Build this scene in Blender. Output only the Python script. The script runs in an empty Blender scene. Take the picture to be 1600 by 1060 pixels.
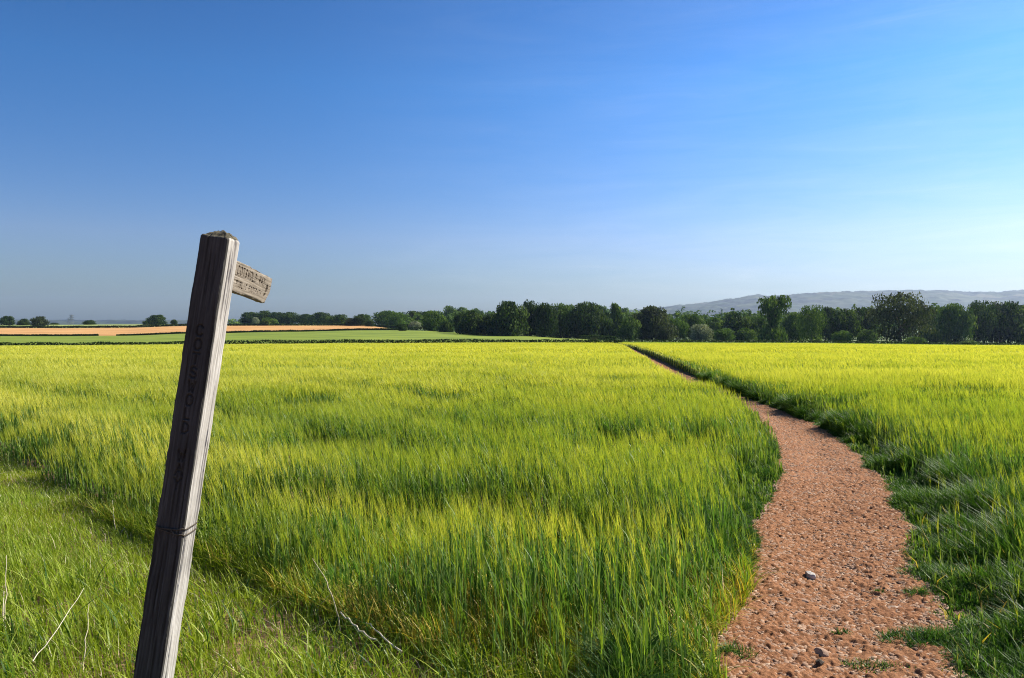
import bpy, math, random
import numpy as np
from mathutils import Vector, Matrix

rng = np.random.default_rng(11)
random.seed(11)
C = bpy.context.scene.collection
F_PX = 1155.0            # focal length in pixels of the 1600 px wide photograph
CAM_H = 1.65
HOR = 505.0
PITCH = math.atan((530 - HOR) / F_PX)

# ------------------------------------------------------------------ noise
def _hash(ix, iy, s):
    n = (ix.astype(np.int64) * 374761393 + iy.astype(np.int64) * 668265263 + s * 1442695041) & 0x7fffffff
    n = ((n ^ (n >> 13)) * 1274126177) & 0x7fffffff
    n = n ^ (n >> 16)
    return (n & 0xffff) / 65535.0
def vnoise(x, y, s=0):
    x = np.asarray(x, float); y = np.asarray(y, float)
    ix = np.floor(x); iy = np.floor(y); fx = x - ix; fy = y - iy
    fx = fx * fx * (3 - 2 * fx); fy = fy * fy * (3 - 2 * fy)
    a = _hash(ix, iy, s); b = _hash(ix + 1, iy, s); c = _hash(ix, iy + 1, s); d = _hash(ix + 1, iy + 1, s)
    return (a * (1 - fx) + b * fx) * (1 - fy) + (c * (1 - fx) + d * fx) * fy
def fbm(x, y, s=0, o=4):
    v = 0; a = .5; t = 0
    for k in range(o):
        v = v + a * vnoise(np.asarray(x) * 2 ** k + 17.3 * k, np.asarray(y) * 2 ** k - 9.1 * k, s + k); t += a; a *= .5
    return v / t
def sstep(a, b, x):
    t = np.clip((np.asarray(x, float) - a) / (b - a), 0, 1); return t * t * (3 - 2 * t)

# ------------------------------------------------------------------ the lie of the land
TT = np.array([-.75, -.606, -.53, -.43, -.30, -.20, -.15, 0., .087, .35, .70])
ROW = {80:  [549] * 11,
       200: [545, 544, 543, 542, 541, 540, 540, 539, 539, 540, 544],
       380: [526.5, 526.5, 526, 522.5, 519.5, 517, 516.5, 523, 529, 531.5, 535],
       550: [513, 513.5, 513, 509.8, 509.5, 509.5, 513, 518, 524, 526, 528],
       700: [507, 507, 506.5, 506, 506, 508, 510, 514, 518, 521, 523]}
_D = [80, 200, 380, 550, 700, 1500, 3000, 9000, 20000]
_Z = []
for d in _D:
    if d in ROW: _Z.append([CAM_H - (v - HOR) / F_PX * d for v in ROW[d]])
    elif d == 1500: _Z.append([-22.] * 11)
    else: _Z.append([-34.] * 11)
_Z = np.array(_Z)
def _ztab(t, d):
    t = np.clip(t, TT[0], TT[-1]); d = np.clip(d, _D[0], _D[-1])
    j = np.clip(np.searchsorted(TT, t) - 1, 0, len(TT) - 2); u = (t - TT[j]) / (TT[j + 1] - TT[j]); u = u * u * (3 - 2 * u)
    D = np.array(_D, float); i = np.clip(np.searchsorted(D, d) - 1, 0, len(D) - 2); w = (d - D[i]) / (D[i + 1] - D[i])
    return (_Z[i, j] * (1 - u) + _Z[i, j + 1] * u) * (1 - w) + (_Z[i + 1, j] * (1 - u) + _Z[i + 1, j + 1] * u) * w
def zg(x, y):
    x = np.asarray(x, float); y = np.asarray(y, float)
    d = np.maximum(y, 0)
    near = -(0.01 * d + 0.015 * d * d / 160)
    t = x / np.maximum(d, 1)
    far = 0
    for k, w in ((.93, .25), (1., .5), (1.07, .25)): far = far + w * _ztab(t, d * k)
    w = sstep(60, 95, d)
    return near * (1 - w) + far * w

cp, sp_ = math.cos(PITCH), math.sin(PITCH)
def ray(px, py):
    a = (px - 800) / F_PX; b = -(py - 530) / F_PX
    # camera looks +Y pitched down
    return np.array([a, cp + b * sp_, -sp_ + b * cp])
def hit(px, py, h=0., dmax=900):
    r = ray(px, py); r = r / r[1]
    ds = np.exp(np.linspace(math.log(1.5), math.log(dmax), 2500))
    zz = CAM_H + r[2] * ds; g = zg(r[0] * ds, ds) + h
    k = np.argmax(zz <= g)
    if not (zz <= g).any(): k = len(ds) - 1
    return float(r[0] * ds[k]), float(ds[k])

# ------------------------------------------------------------------ mesh helpers
def mesh_np(name, V, F, mats=(), midx=None, attr=None, smooth=False):
    me = bpy.data.meshes.new(name)
    V = np.asarray(V, np.float32); F = np.asarray(F, np.int32); k = F.shape[1]; n = len(F)
    me.vertices.add(len(V)); me.vertices.foreach_set('co', V.ravel())
    me.loops.add(n * k); me.loops.foreach_set('vertex_index', F.ravel())
    me.polygons.add(n); me.polygons.foreach_set('loop_start', np.arange(0, n * k, k, dtype=np.int32))
    try: me.polygons.foreach_set('loop_total', np.full(n, k, np.int32))
    except Exception: pass
    for m in mats: me.materials.append(m)
    if midx is not None: me.polygons.foreach_set('material_index', np.asarray(midx, np.int32))
    if smooth: me.polygons.foreach_set('use_smooth', np.ones(n, bool))
    if attr:
        for an, av in attr.items():
            a = me.attributes.new(an, 'FLOAT', 'POINT'); a.data.foreach_set('value', np.asarray(av, np.float32))
    me.update(calc_edges=True)
    return me
def link(name, me, loc=(0, 0, 0), parent=None):
    o = bpy.data.objects.new(name, me); o.location = loc; C.objects.link(o)
    if parent: o.parent = parent
    return o
def tag(o, label=None, cat=None, group=None, kind=None):
    if label: o['label'] = label
    if cat: o['category'] = cat
    if group: o['group'] = group
    if kind: o['kind'] = kind
    return o
def empty(name, loc=(0, 0, 0)):
    o = bpy.data.objects.new(name, None); o.location = loc; o.empty_display_size = .2; C.objects.link(o); return o
def grid_faces(nr, nc, wrap=False):
    r = np.arange(nr - 1)[:, None]; c = np.arange(nc if wrap else nc - 1)[None, :]
    c2 = (c + 1) % nc
    return np.stack([r * nc + c, r * nc + c2, (r + 1) * nc + c2, (r + 1) * nc + c], -1).reshape(-1, 4)

class Soup:
    def __init__(s): s.V = []; s.F = []; s.R = []; s.M = []; s.n = 0
    def add(s, V, F, R, m):
        s.V.append(V.reshape(-1, 3)); s.F.append(F + s.n); s.R.append(R); s.M.append(np.full(len(F), m, np.int32)); s.n += len(s.V[-1])
    def ribbons(s, P, L, W, lean, segs, m, face=None, power=1.0, up=None, rnd=None, tip=.08, root=.6):
        """P (n,3) roots; blade rises along up and bends by lean (n,3)*L*s^2"""
        n = len(P)
        if n == 0: return
        if face is None:
            a = rng.uniform(0, 2 * np.pi, n); face = np.stack([np.cos(a), np.sin(a), np.zeros(n)], 1)
        if up is None: up = np.tile([0, 0, 1.], (n, 1))
        if rnd is None: rnd = rng.random(n)
        ss = np.linspace(0, 1, segs + 1)
        L = np.broadcast_to(L, n); W = np.broadcast_to(W, n)
        pts = []
        for q in ss:
            c = P + up * (L * q)[:, None] + lean * (L * q ** 2)[:, None]
            prof = (root + (1 - root) * min(1, q * 4)) * max(tip, (1 - q ** 2.2) ** power)
            hw = face * (W * .5 * prof)[:, None]
            pts.append(c - hw); pts.append(c + hw)
        V = np.stack(pts, 1)                                   # n, 2(segs+1), 3
        base = (np.arange(n) * 2 * (segs + 1))[:, None, None]
        f = np.array([[2 * k, 2 * k + 1, 2 * k + 3, 2 * k + 2] for k in range(segs)])
        s.add(V, (base + f[None]).reshape(-1, 4), np.repeat(rnd, 2 * (segs + 1)), m)
        return V
    def build(s, name, mats):
        return link(name, mesh_np(name, np.concatenate(s.V), np.concatenate(s.F), mats, np.concatenate(s.M), {'rnd': np.concatenate(s.R)}))

def tube(pts, rads, sides=6):
    pts = [Vector(p) for p in pts]; V = []; n = len(pts)
    for i, p in enumerate(pts):
        t = (pts[min(i + 1, n - 1)] - pts[max(i - 1, 0)]).normalized()
        a = t.cross(Vector((.13, .9, .35))).normalized(); b = t.cross(a)
        for k in range(sides):
            an = 2 * math.pi * k / sides
            V.append(p + (a * math.cos(an) + b * math.sin(an)) * rads[i])
    F = [list(f) for f in grid_faces(n, sides, True)]
    return np.array([list(v) for v in V]), np.array(F)

# ------------------------------------------------------------------ materials
def newmat(name):
    m = bpy.data.materials.new(name); m.use_nodes = True; nt = m.node_tree; nt.nodes.clear()
    out = nt.nodes.new('ShaderNodeOutputMaterial'); return m, nt, out
def N(nt, t, **kw):
    n = nt.nodes.new(t)
    for k, v in kw.items():
        if k.startswith('_'): setattr(n, k[1:], v)
        else: n.inputs[k.replace('__', ' ')].default_value = v
    return n
def ramp(nt, fac, stops):
    r = nt.nodes.new('ShaderNodeValToRGB'); e = r.color_ramp.elements
    while len(e) < len(stops): e.new(.5)
    for q, (p, c) in zip(e, stops): q.position = p; q.color = (*c, 1)
    nt.links.new(fac, r.inputs[0]); return r.outputs[0]
def mixc(nt, fac, a, b, typ='MIX'):
    m = nt.nodes.new('ShaderNodeMix'); m.data_type = 'RGBA'; m.blend_type = typ
    for sock, v in ((m.inputs[0], fac), (m.inputs[6], a), (m.inputs[7], b)):
        if hasattr(v, 'links'): nt.links.new(v, sock)
        elif isinstance(v, (int, float)): sock.default_value = v
        else: sock.default_value = (*v, 1)
    return m.outputs[2]
def noise(nt, scale, detail=4, rough=.55, vec=None, stretch=None, dist=0):
    n = nt.nodes.new('ShaderNodeTexNoise'); n.inputs['Scale'].default_value = scale; n.inputs['Detail'].default_value = detail
    n.inputs['Roughness'].default_value = rough; n.inputs['Distortion'].default_value = dist
    if vec is None: vec = nt.nodes.new('ShaderNodeNewGeometry').outputs['Position']
    if stretch:
        mp = nt.nodes.new('ShaderNodeMapping'); mp.inputs['Scale'].default_value = stretch; nt.links.new(vec, mp.inputs[0]); vec = mp.outputs[0]
    nt.links.new(vec, n.inputs['Vector']); return n.outputs['Fac']
def leaf_mat(name, lo, mid, hi, patch=None, transl=.35, rough=.5, spec=.35, pscale=.5, tcol=1.25):
    m, nt, out = newmat(name)
    at = N(nt, 'ShaderNodeAttribute', _attribute_name='rnd').outputs['Fac']
    col = ramp(nt, at, [(0, lo), (.55, mid), (1, hi)])
    if patch: 
        f = ramp(nt, noise(nt, pscale, 3), [(.42, (0, 0, 0)), (.62, (1, 1, 1))])
        col = mixc(nt, f, col, mixc(nt, .6, col, patch))
    p = N(nt, 'ShaderNodeBsdfPrincipled', Roughness=rough); p.inputs['Specular IOR Level'].default_value = spec
    nt.links.new(col, p.inputs['Base Color'])
    tr = nt.nodes.new('ShaderNodeBsdfTranslucent')
    nt.links.new(mixc(nt, 1.0, col, (tcol, tcol * 1.0, .6), 'MULTIPLY'), tr.inputs[0])
    mx = nt.nodes.new('ShaderNodeMixShader'); mx.inputs[0].default_value = transl
    nt.links.new(p.outputs[0], mx.inputs[1]); nt.links.new(tr.outputs[0], mx.inputs[2]); nt.links.new(mx.outputs[0], out.inputs[0])
    return m
def plain(name, stops, scale=3, rough=.85, bump=.3, stretch=None, bscale=None, bdist=.01, spec=.2):
    m, nt, out = newmat(name)
    f = noise(nt, scale, 6, .6, stretch=stretch); col = ramp(nt, f, stops)
    p = N(nt, 'ShaderNodeBsdfPrincipled', Roughness=rough); p.inputs['Specular IOR Level'].default_value = spec
    nt.links.new(col, p.inputs['Base Color'])
    if bump:
        b = N(nt, 'ShaderNodeBump', Strength=bump, Distance=bdist); nt.links.new(noise(nt, bscale or scale * 4, 6, .6), b.inputs['Height']); nt.links.new(b.outputs[0], p.inputs['Normal'])
    nt.links.new(p.outputs[0], out.inputs[0]); return m

M = {}
M['awn']   = leaf_mat('barley_awns', (.20, .32, .035), (.395, .435, .045), (.62, .595, .10), None, .45, .45, .3, .35)
M['bstem'] = leaf_mat('barley_stems', (.11, .19, .055), (.20, .29, .095), (.38, .44, .18), None, .3, .5, .3, .5)
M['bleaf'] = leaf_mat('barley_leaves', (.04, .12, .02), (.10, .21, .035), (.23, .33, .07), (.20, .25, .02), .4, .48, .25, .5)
M['dry']   = leaf_mat('yellowed_leaves', (.30, .20, .03), (.48, .36, .05), (.62, .5, .16), None, .35)
M['grass'] = leaf_mat('verge_grass', (.10, .18, .010), (.22, .32, .02), (.46, .53, .10), (.28, .33, .012), .4, .45, .3, .8)
M['lush']  = leaf_mat('path_edge_grass', (.022, .07, .010), (.055, .14, .016), (.19, .29, .07), (.04, .11, .015), .35, .5, .2, .8)
M['straw'] = leaf_mat('dead_stalks', (.42, .34, .20), (.58, .50, .34), (.72, .65, .5), None, .1, .7)

def soil_mat(name, fine=True):
    m, nt, out = newmat(name)
    n1 = noise(nt, 1.3, 4); n2 = noise(nt, 28, 5, .7); n3 = noise(nt, 7, 4, .6)
    c = ramp(nt, n2, [(.30, (.07, .030, .014)), (.46, (.22, .10, .045)), (.60, (.33, .17, .085)), (.76, (.55, .35, .21))])
    c = mixc(nt, ramp(nt, n3, [(.4, (0,) * 3), (.7, (.45,) * 3)]), c, (.17, .075, .035))
    c = mixc(nt, ramp(nt, n1, [(.35, (0,) * 3), (.7, (.4,) * 3)]), c, (.36, .19, .095))
    c = mixc(nt, 1.0, c, (1.10, 1.02, .96), 'MULTIPLY')
    p = N(nt, 'ShaderNodeBsdfPrincipled', Roughness=.9); p.inputs['Specular IOR Level'].default_value = .15
    nt.links.new(c, p.inputs['Base Color'])
    b = N(nt, 'ShaderNodeBump', Strength=.9, Distance=.02); nt.links.new(noise(nt, 45, 6, .7), b.inputs['Height']); nt.links.new(b.outputs[0], p.inputs['Normal'])
    nt.links.new(p.outputs[0], out.inputs[0]); return m
M['soil'] = soil_mat('red_brown_soil')
M['stone'] = plain('soil_stones', [(.3, (.22, .12, .075)), (.5, (.38, .25, .17)), (.7, (.52, .40, .30))], 6, .8, .5, bscale=60, bdist=.004)
M['pale_stone'] = plain('pale_stone', [(.3, (.2, .17, .15)), (.5, (.42, .38, .34)), (.7, (.62, .58, .52))], 30, .8, .6, bscale=80, bdist=.003)
M['canopy'] = plain('barley_canopy', [(.3, (.24, .26, .015)), (.5, (.36, .37, .025)), (.7, (.46, .43, .04))], .25, .8, .8, stretch=(1, 3, 1), bscale=5, bdist=.12)
M['far_green'] = plain('far_green_crop', [(.35, (.12, .17, .012)), (.5, (.165, .215, .018)), (.65, (.21, .26, .025))], .03, .8, .5, stretch=(1, 2.5, 1), bscale=2, bdist=.1)
M['plough'] = plain('ploughed_earth', [(.35, (.42, .215, .075)), (.5, (.50, .27, .095)), (.65, (.56, .32, .125))], .03, .9, .4, stretch=(1, 3, 1), bscale=1, bdist=.1)
M['far_pale'] = plain('far_pale_grass', [(.35, (.19, .24, .06)), (.5, (.25, .30, .08)), (.65, (.31, .34, .11))], .02, .85, 0)
M['bark'] = plain('bark', [(.3, (.05, .04, .03)), (.6, (.13, .10, .075))], 5, .9, .5, stretch=(3, 3, .6))
def tree_mat(name, lo, mid, hi): return leaf_mat(name, lo, mid, hi, None, .3, .75, .08)
M['t_dark'] = tree_mat('dark_foliage', (.011, .025, .008), (.032, .064, .015), (.11, .16, .034))
M['t_mid'] = tree_mat('mid_foliage', (.024, .058, .012), (.068, .125, .022), (.17, .24, .05))
M['t_bright'] = tree_mat('bright_foliage', (.04, .085, .014), (.075, .14, .022), (.13, .21, .04))
M['t_brown'] = tree_mat('bronze_foliage', (.026, .036, .016), (.048, .064, .026), (.09, .112, .044))
M['t_pale'] = tree_mat('blossom_foliage', (.07, .10, .05), (.20, .23, .15), (.42, .43, .34))

# ------------------------------------------------------------------ camera, light, sky
cam = bpy.data.cameras.new('camera'); co = link('camera', cam, (0, 0, CAM_H))
co.rotation_euler = (math.pi / 2 - PITCH, 0, 0); cam.sensor_width = 36; cam.lens = 36 * F_PX / 1600
cam.clip_end = 60000; cam.clip_start = .05
bpy.context.scene.camera = co
SUN_EL, SUN_AZ = 38, 62        # azimuth from +Y towards +X
sl = bpy.data.lights.new('sun', 'SUN'); sl.energy = 5.0; sl.angle = math.radians(.55); sl.color = (1, .93, .80)
so = link('sun', sl, (0, 0, 50))
el, az = math.radians(SUN_EL), math.radians(SUN_AZ)
sd = Vector((math.sin(az) * math.cos(el), math.cos(az) * math.cos(el), math.sin(el)))
so.rotation_euler = sd.to_track_quat('Z', 'Y').to_euler()
w = bpy.data.worlds.new('World'); bpy.context.scene.world = w; w.use_nodes = True
nt = w.node_tree; nt.nodes.clear()
wo = nt.nodes.new('ShaderNodeOutputWorld'); bg = nt.nodes.new('ShaderNodeBackground'); bg.inputs[1].default_value = .1
SKR, SKG, SKB = 8.3, 11.9, 12.2; HZ0 = (.36, .31, .42); HZ1 = (1.22, .68, .70)
sky = nt.nodes.new('ShaderNodeTexSky'); sky.sky_type = 'NISHITA'; sky.sun_disc = False
sky.sun_elevation = el; sky.sun_rotation = az; sky.altitude = 0; sky.air_density = 1.0; sky.dust_density = .3; sky.ozone_density = 4.0
# very thin cirrus wisps low on the right of the sky
tc = nt.nodes.new('ShaderNodeTexCoord')
sx = nt.nodes.new('ShaderNodeSeparateXYZ'); nt.links.new(tc.outputs['Generated'], sx.inputs[0])
mp = nt.nodes.new('ShaderNodeMapping'); mp.inputs['Scale'].default_value = (1.5, 1.5, 13); mp.inputs['Rotation'].default_value = (.1, .05, 0); nt.links.new(tc.outputs['Generated'], mp.inputs[0])
nz = N(nt, 'ShaderNodeTexNoise', Scale=3.2, Detail=8, Roughness=.62, Distortion=.5); nt.links.new(mp.outputs[0], nz.inputs['Vector'])
cf = ramp(nt, nz.outputs['Fac'], [(.38, (.04,) * 3), (.60, (.16,) * 3), (.80, (.36,) * 3)])
elv = ramp(nt, sx.outputs['Z'], [(0, (.8,) * 3), (.07, (1,) * 3), (.20, (.45,) * 3), (.5, (.25,) * 3)])
side = N(nt, 'ShaderNodeMapRange'); side.inputs[1].default_value = -.25; side.inputs[2].default_value = .7; nt.links.new(sx.outputs['X'], side.inputs[0])
m1 = N(nt, 'ShaderNodeMath', _operation='MULTIPLY'); nt.links.new(cf, m1.inputs[0]); nt.links.new(elv, m1.inputs[1])
m2 = N(nt, 'ShaderNodeMath', _operation='MULTIPLY'); nt.links.new(m1.outputs[0], m2.inputs[0]); nt.links.new(side.outputs[0], m2.inputs[1])
g0 = mixc(nt, 1.0, sky.outputs[0], (.1, .1, .1), 'MULTIPLY')
gm = N(nt, 'ShaderNodeGamma', Gamma=1.7); nt.links.new(g0, gm.inputs[0])
g1 = mixc(nt, 1.0, gm.outputs[0], (SKR, SKG, SKB), 'MULTIPLY')
zr = ramp(nt, sx.outputs['Z'], [(0, HZ0), (.11, HZ1), (.30, (1, 1, 1)), (1, (1, 1, 1))])
g1 = mixc(nt, 1.0, g1, zr, 'MULTIPLY')
sc_ = mixc(nt, m2.outputs[0], g1, (7.5, 7.2, 7.0))
nt.links.new(sc_, bg.inputs[0]); nt.links.new(bg.outputs[0], wo.inputs[0])
vs = bpy.context.scene.view_settings; vs.view_transform = 'Standard'; vs.look = 'None'; vs.exposure = .9; vs.gamma = 1
bpy.context.scene.cycles.filter_width = 1.05
cyc = bpy.context.scene.cycles; cyc.use_denoising = True; cyc.denoiser = 'OPENIMAGEDENOISE'; cyc.denoising_input_passes = 'RGB_ALBEDO_NORMAL'; cyc.denoising_prefilter = 'NONE'
bpy.context.scene.cycles.max_bounces = 8; bpy.context.scene.cycles.transparent_max_bounces = 4
bpy.context.scene.cycles.volume_bounces = 0

# ------------------------------------------------------------------ path and field maps
_pl = [(1060, 1112, 1500), (1020, 1130, 1470), (960, 1155, 1452), (900, 1172, 1448), (850, 1186, 1425), (800, 1203, 1400), (750, 1216, 1372), (720, 1218, 1346),
       (700, 1212, 1325), (680, 1202, 1300), (660, 1186, 1262), (645, 1166, 1226)]
PY, PL, PR = [], [], []
for y, l, r in _pl:
    a = hit(l, y); b = hit(r, y); PY.append((a[1] + b[1]) / 2); PL.append(a[0]); PR.append(b[0])
for y, r in ((17, 5.68), (20, 5.95), (25, 6.45), (30, 7.0), (40, 8.3), (55, 10.2), (80, 13.7), (120, 19.1), (200, 28.5), (215, 30.2)):
    PY.append(y); PR.append(r); PL.append(r - 1.15)
PY = [0, 2] + PY; PL = [PL[0] - .55, PL[0] - .25] + PL; PR = [PR[0] - .35, PR[0] - .15] + PR
PY, PL, PR = map(np.array, (PY, PL, PR))
def smooth_path(y, arr):
    return sum(np.interp(y * k, PY, arr) for k in (.95, 1, 1.05)) / 3
def pL(x, y): return smooth_path(y, PL) + .16 * (fbm(y * 1.8, y * 0 + 3, 5, 3) - .5) * np.clip(8 / np.maximum(y, 4), .3, 1.6)
def pR(x, y): return smooth_path(y, PR) + .22 * (fbm(y * 1.6, y * 0 + 7, 6, 3) - .5) * np.clip(8 / np.maximum(y, 4), .3, 1.6)

VE = np.array([hit(*p) for p in ((-60, 700), (0, 722), (60, 752), (130, 790), (220, 835), (310, 872), (420, 915), (500, 950), (620, 1000), (720, 1050))])
VE = VE[np.argsort(VE[:, 0])]
VE = np.vstack([[-60, VE[0, 1] + (-60 - VE[0, 0]) * -.95], VE, [VE[-1, 0] + .6, VE[-1, 1] - .5], [3, 1.6]])
def verge(x): return np.interp(x, VE[:, 0], VE[:, 1])      # barley stands where y > verge(x)
def poly_dist(x, y, P):
    d = np.full(np.shape(x), 1e9)
    for a, b in zip(P[:-1], P[1:]):
        ab = np.array(b) - a; L2 = (ab ** 2).sum(); t = np.clip(((x - a[0]) * ab[0] + (y - a[1]) * ab[1]) / L2, 0, 1)
        d = np.minimum(d, np.hypot(x - a[0] - ab[0] * t, y - a[1] - ab[1] * t))
    return d
TR = [np.array([hit(px, py, .25) for px, py in L]) for L in (
    [(-150, 600), (60, 622), (160, 645), (380, 664), (500, 690), (640, 726), (780, 742), (960, 726), (1120, 690)],
    [(300, 580), (430, 584), (520, 588), (600, 601), (690, 598), (850, 612), (970, 607)],
    [(-100, 561), (120, 564), (330, 571)],
    [(1330, 648), (1440, 652), (1560, 646), (1700, 650)],
    [(1150, 567), (1300, 570), (1480, 572), (1650, 570)])]
TW = [.42, .5, .6, .3, .6]
def field(x, y):
    """barley height factor: 0 outside the crop"""
    ed = (y - verge(x)) * .72
    dl = pL(x, y) - x; dr = x - pR(x, y)
    inside = (ed > 0) & ((dl > 0) | (dr > 0)) & (y < 202)
    n = fbm(x * .35, y * .35, 21); n2 = fbm(x * 1.1, y * .9, 22)
    h = .54 * (.86 + .30 * n + .16 * (n2 - .5))
    trn = np.zeros(np.shape(x))
    for P, wd in zip(TR, TW):
        d = poly_dist(x, y, P) + .25 * (fbm(x * 1.5, y * 1.5, 30) - .5)
        trn = np.maximum(trn, 1 - sstep(wd * .45, wd * 1.1, d))
    trn = trn * sstep(.30, .58, fbm(x * .7 + 3, y * .7, 31)); hole = (1 - sstep(.33, .45, fbm(x * .9, y * 1.2 + 9, 33, 3))) * (1 - sstep(14, 20, y))
    trn = np.maximum(trn, .75 * hole)
    h = h * (1 - .68 * trn)
    strk = fbm(x * .035, y * .20, 99, 3); h = h * (1 + .45 * (strk - .5) * sstep(12, 35, y))
    fl = np.clip(10 / np.maximum(y, 1), .35, 1)
    left = dl > 0
    fr = np.where(left, np.interp(y, [5, 12, 30, 100], [.45, .6, .35, .2]), np.interp(y, [3, 5, 9, 12.5, 17, 100], [1.9, 1.5, 1.0, .35, .10, .08]))
    e = np.where(left, dl, dr) / fr
    fringe = 1 - sstep(.15, 1.1, e + .5 * (n2 - .5))
    h = h * (1 - np.where(left, .5, .68) * (1 - sstep(0, 1, e)))
    e2 = sstep(-.05, .45, ed + .25 * (n2 - .5)); h = h * (.55 + .45 * e2)
    ridge = np.exp(-((ed - .7) / .5) ** 2) * (y > 5.0); h = h * (1 + .10 * ridge)
    return np.where(inside, h, 0), fringe, trn, e2

# ------------------------------------------------------------------ ground sheet
ang = np.concatenate([np.linspace(-.75, .75, 420), np.linspace(.75, 2 * np.pi - .75, 140)[1:-1]])
rad = np.concatenate([[.02], np.exp(np.linspace(math.log(.6), math.log(9200), 330))])
A, R = np.meshgrid(ang, rad); X = np.sin(A) * R; Y = np.cos(A) * R
Z = zg(X, Y) + .02 * (fbm(X * 2, Y * 2, 2) - .5) * (R < 40) - .01 * (R > 60)
Z = np.where(((X > pL(X, Y) - .1) & (X < pR(X, Y) + .1)) & (Y > 1) & (Y < 214), Z - .03, Z)
m, nt, out = newmat('ground_earth')
gp = nt.nodes.new('ShaderNodeNewGeometry').outputs['Position']
sy = nt.nodes.new('ShaderNodeSeparateXYZ'); nt.links.new(gp, sy.inputs[0])
cs = ramp(nt, noise(nt, 9, 6, .65), [(.3, (.10, .05, .028)), (.5, (.21, .115, .065)), (.7, (.33, .2, .13))])
cg = ramp(nt, noise(nt, .02, 5, .6), [(.35, (.07, .12, .02)), (.5, (.11, .17, .035)), (.65, (.16, .20, .06))])
mr = N(nt, 'ShaderNodeMapRange'); mr.inputs[1].default_value = 190; mr.inputs[2].default_value = 205; nt.links.new(sy.outputs['Y'], mr.inputs[0])
p = N(nt, 'ShaderNodeBsdfPrincipled', Roughness=.95); nt.links.new(mixc(nt, mr.outputs[0], cs, cg), p.inputs['Base Color']); nt.links.new(p.outputs[0], out.inputs[0])
M['ground'] = m
tag(link('ground', mesh_np('ground', np.stack([X, Y, Z], -1).reshape(-1, 3), grid_faces(len(rad), len(ang), True), [m], smooth=True)), kind='structure')

# footpath: trodden earth, a real relief of clods
yy = [1.2]
while yy[-1] < 213: yy.append(yy[-1] + max(.0085, yy[-1] * .0016 if yy[-1] < 8 else yy[-1] * .004 if yy[-1] < 14 else yy[-1] * .012))
yy = np.array(yy); nu = 300; u = np.linspace(-.18, 1.18, nu)
Yp = np.repeat(yy[:, None], nu, 1); l = pL(0, Yp); r = pR(0, Yp); Xp = l + (r - l) * u[None]
em = np.minimum(sstep(-.18, .02, u), 1 - sstep(.98, 1.18, u))[None]
rel = .030 * (fbm(Xp * 5, Yp * 5, 40) - .5) + .022 * np.abs(fbm(Xp * 16, Yp * 14, 41, 3) - .5) + .018 * (vnoise(Xp * 42, Yp * 40, 42) - .4) * (Yp < 15) + .008 * (vnoise(Xp * 85, Yp * 80, 44) - .4) * (1 - sstep(7, 10, Yp)) + .007 * sstep(.55, .8, vnoise(Xp * 21 + 5, Yp * 30, 43)) * (Yp < 18)
dish = -.03 * np.exp(-((u - .5) / .3) ** 2)[None]
Zp = zg(Xp, Yp) + .012 + (rel + dish + .018) * em - .05 * (1 - em)
tag(link('path', mesh_np('path', np.stack([Xp, Yp, Zp], -1).reshape(-1, 3), grid_faces(len(yy), nu), [M['soil']], smooth=False)), kind='structure')
def path_z(x, y): return zg(x, y) + .012

# flakes of stone and clods on the path: nobody could count them
def flakes(n, y0, y1, smin, smax, seed):
    g = np.random.default_rng(seed)
    y = np.exp(g.uniform(math.log(y0), math.log(y1), n)); u = g.uniform(-.05, 1.05, n); l = pL(0, y); r = pR(0, y); x = l + (r - l) * u
    s = smin + (smax - smin) * g.random(n) ** 2.6
    z = path_z(x, y) + .018 + .03 * (fbm(x * 5, y * 5, 40) - .5) - .03 * np.exp(-((u - .5) / .3) ** 2)
    a = g.uniform(0, np.pi * 2, n)
    k = 6; V = np.zeros((n, k * 2 + 2, 3))
    for i in range(k):
        th = a + i * 2 * np.pi / k + g.uniform(-.3, .3, n); rr = s * g.uniform(.6, 1.1, n)
        dx = np.cos(th) * rr; dy = np.sin(th) * rr * g.uniform(.5, 1, n)
        V[:, i] = np.stack([x + dx, y + dy, z + 0 * x], 1)
        V[:, i + k] = np.stack([x + dx * .72, y + dy * .72, z + s * g.uniform(.12, .4, n)], 1)
    V[:, 2 * k] = np.stack([x, y, z - .01], 1); V[:, 2 * k + 1] = np.stack([x, y, z + s * .34], 1)
    tl = np.stack([np.cos(a) * .25, np.sin(a) * .25], 1)
    V[..., 2] += ((V[..., 0] - x[:, None]) * tl[:, :1] + (V[..., 1] - y[:, None]) * tl[:, 1:])
    f = []
    for i in range(k):
        j = (i + 1) % k; f += [[i, j, j + k], [i, j + k, i + k], [i + k, j + k, 2 * k + 1]]
    f = np.array(f); F = (np.arange(n) * (2 * k + 2))[:, None, None] + f[None]
    return V.reshape(-1, 3), F.reshape(-1, 3), np.repeat(g.random(n), 2 * k + 2)
Vs, Fs, Rs = flakes(120000, 2.6, 30, .003, .024, 5)
m, nt, out = newmat('earth_flakes')
c = ramp(nt, N(nt, 'ShaderNodeAttribute', _attribute_name='rnd').outputs['Fac'], [(0, (.16, .075, .038)), (.4, (.27, .14, .072)), (.85, (.37, .215, .12)), (1, (.52, .36, .23))])
p = N(nt, 'ShaderNodeBsdfPrincipled', Roughness=.85); nt.links.new(mixc(nt, .35, c, ramp(nt, noise(nt, 60, 4), [(.3, (.14, .07, .04)), (.7, (.45, .3, .2))])), p.inputs['Base Color']); nt.links.new(p.outputs[0], out.inputs[0])
tag(link('soil_flakes', mesh_np('soil_flakes', Vs, Fs, [m], attr={'rnd': Rs})), 'small flat stones and clods strewn over the red earth path', 'gravel', kind='stuff')

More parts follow.
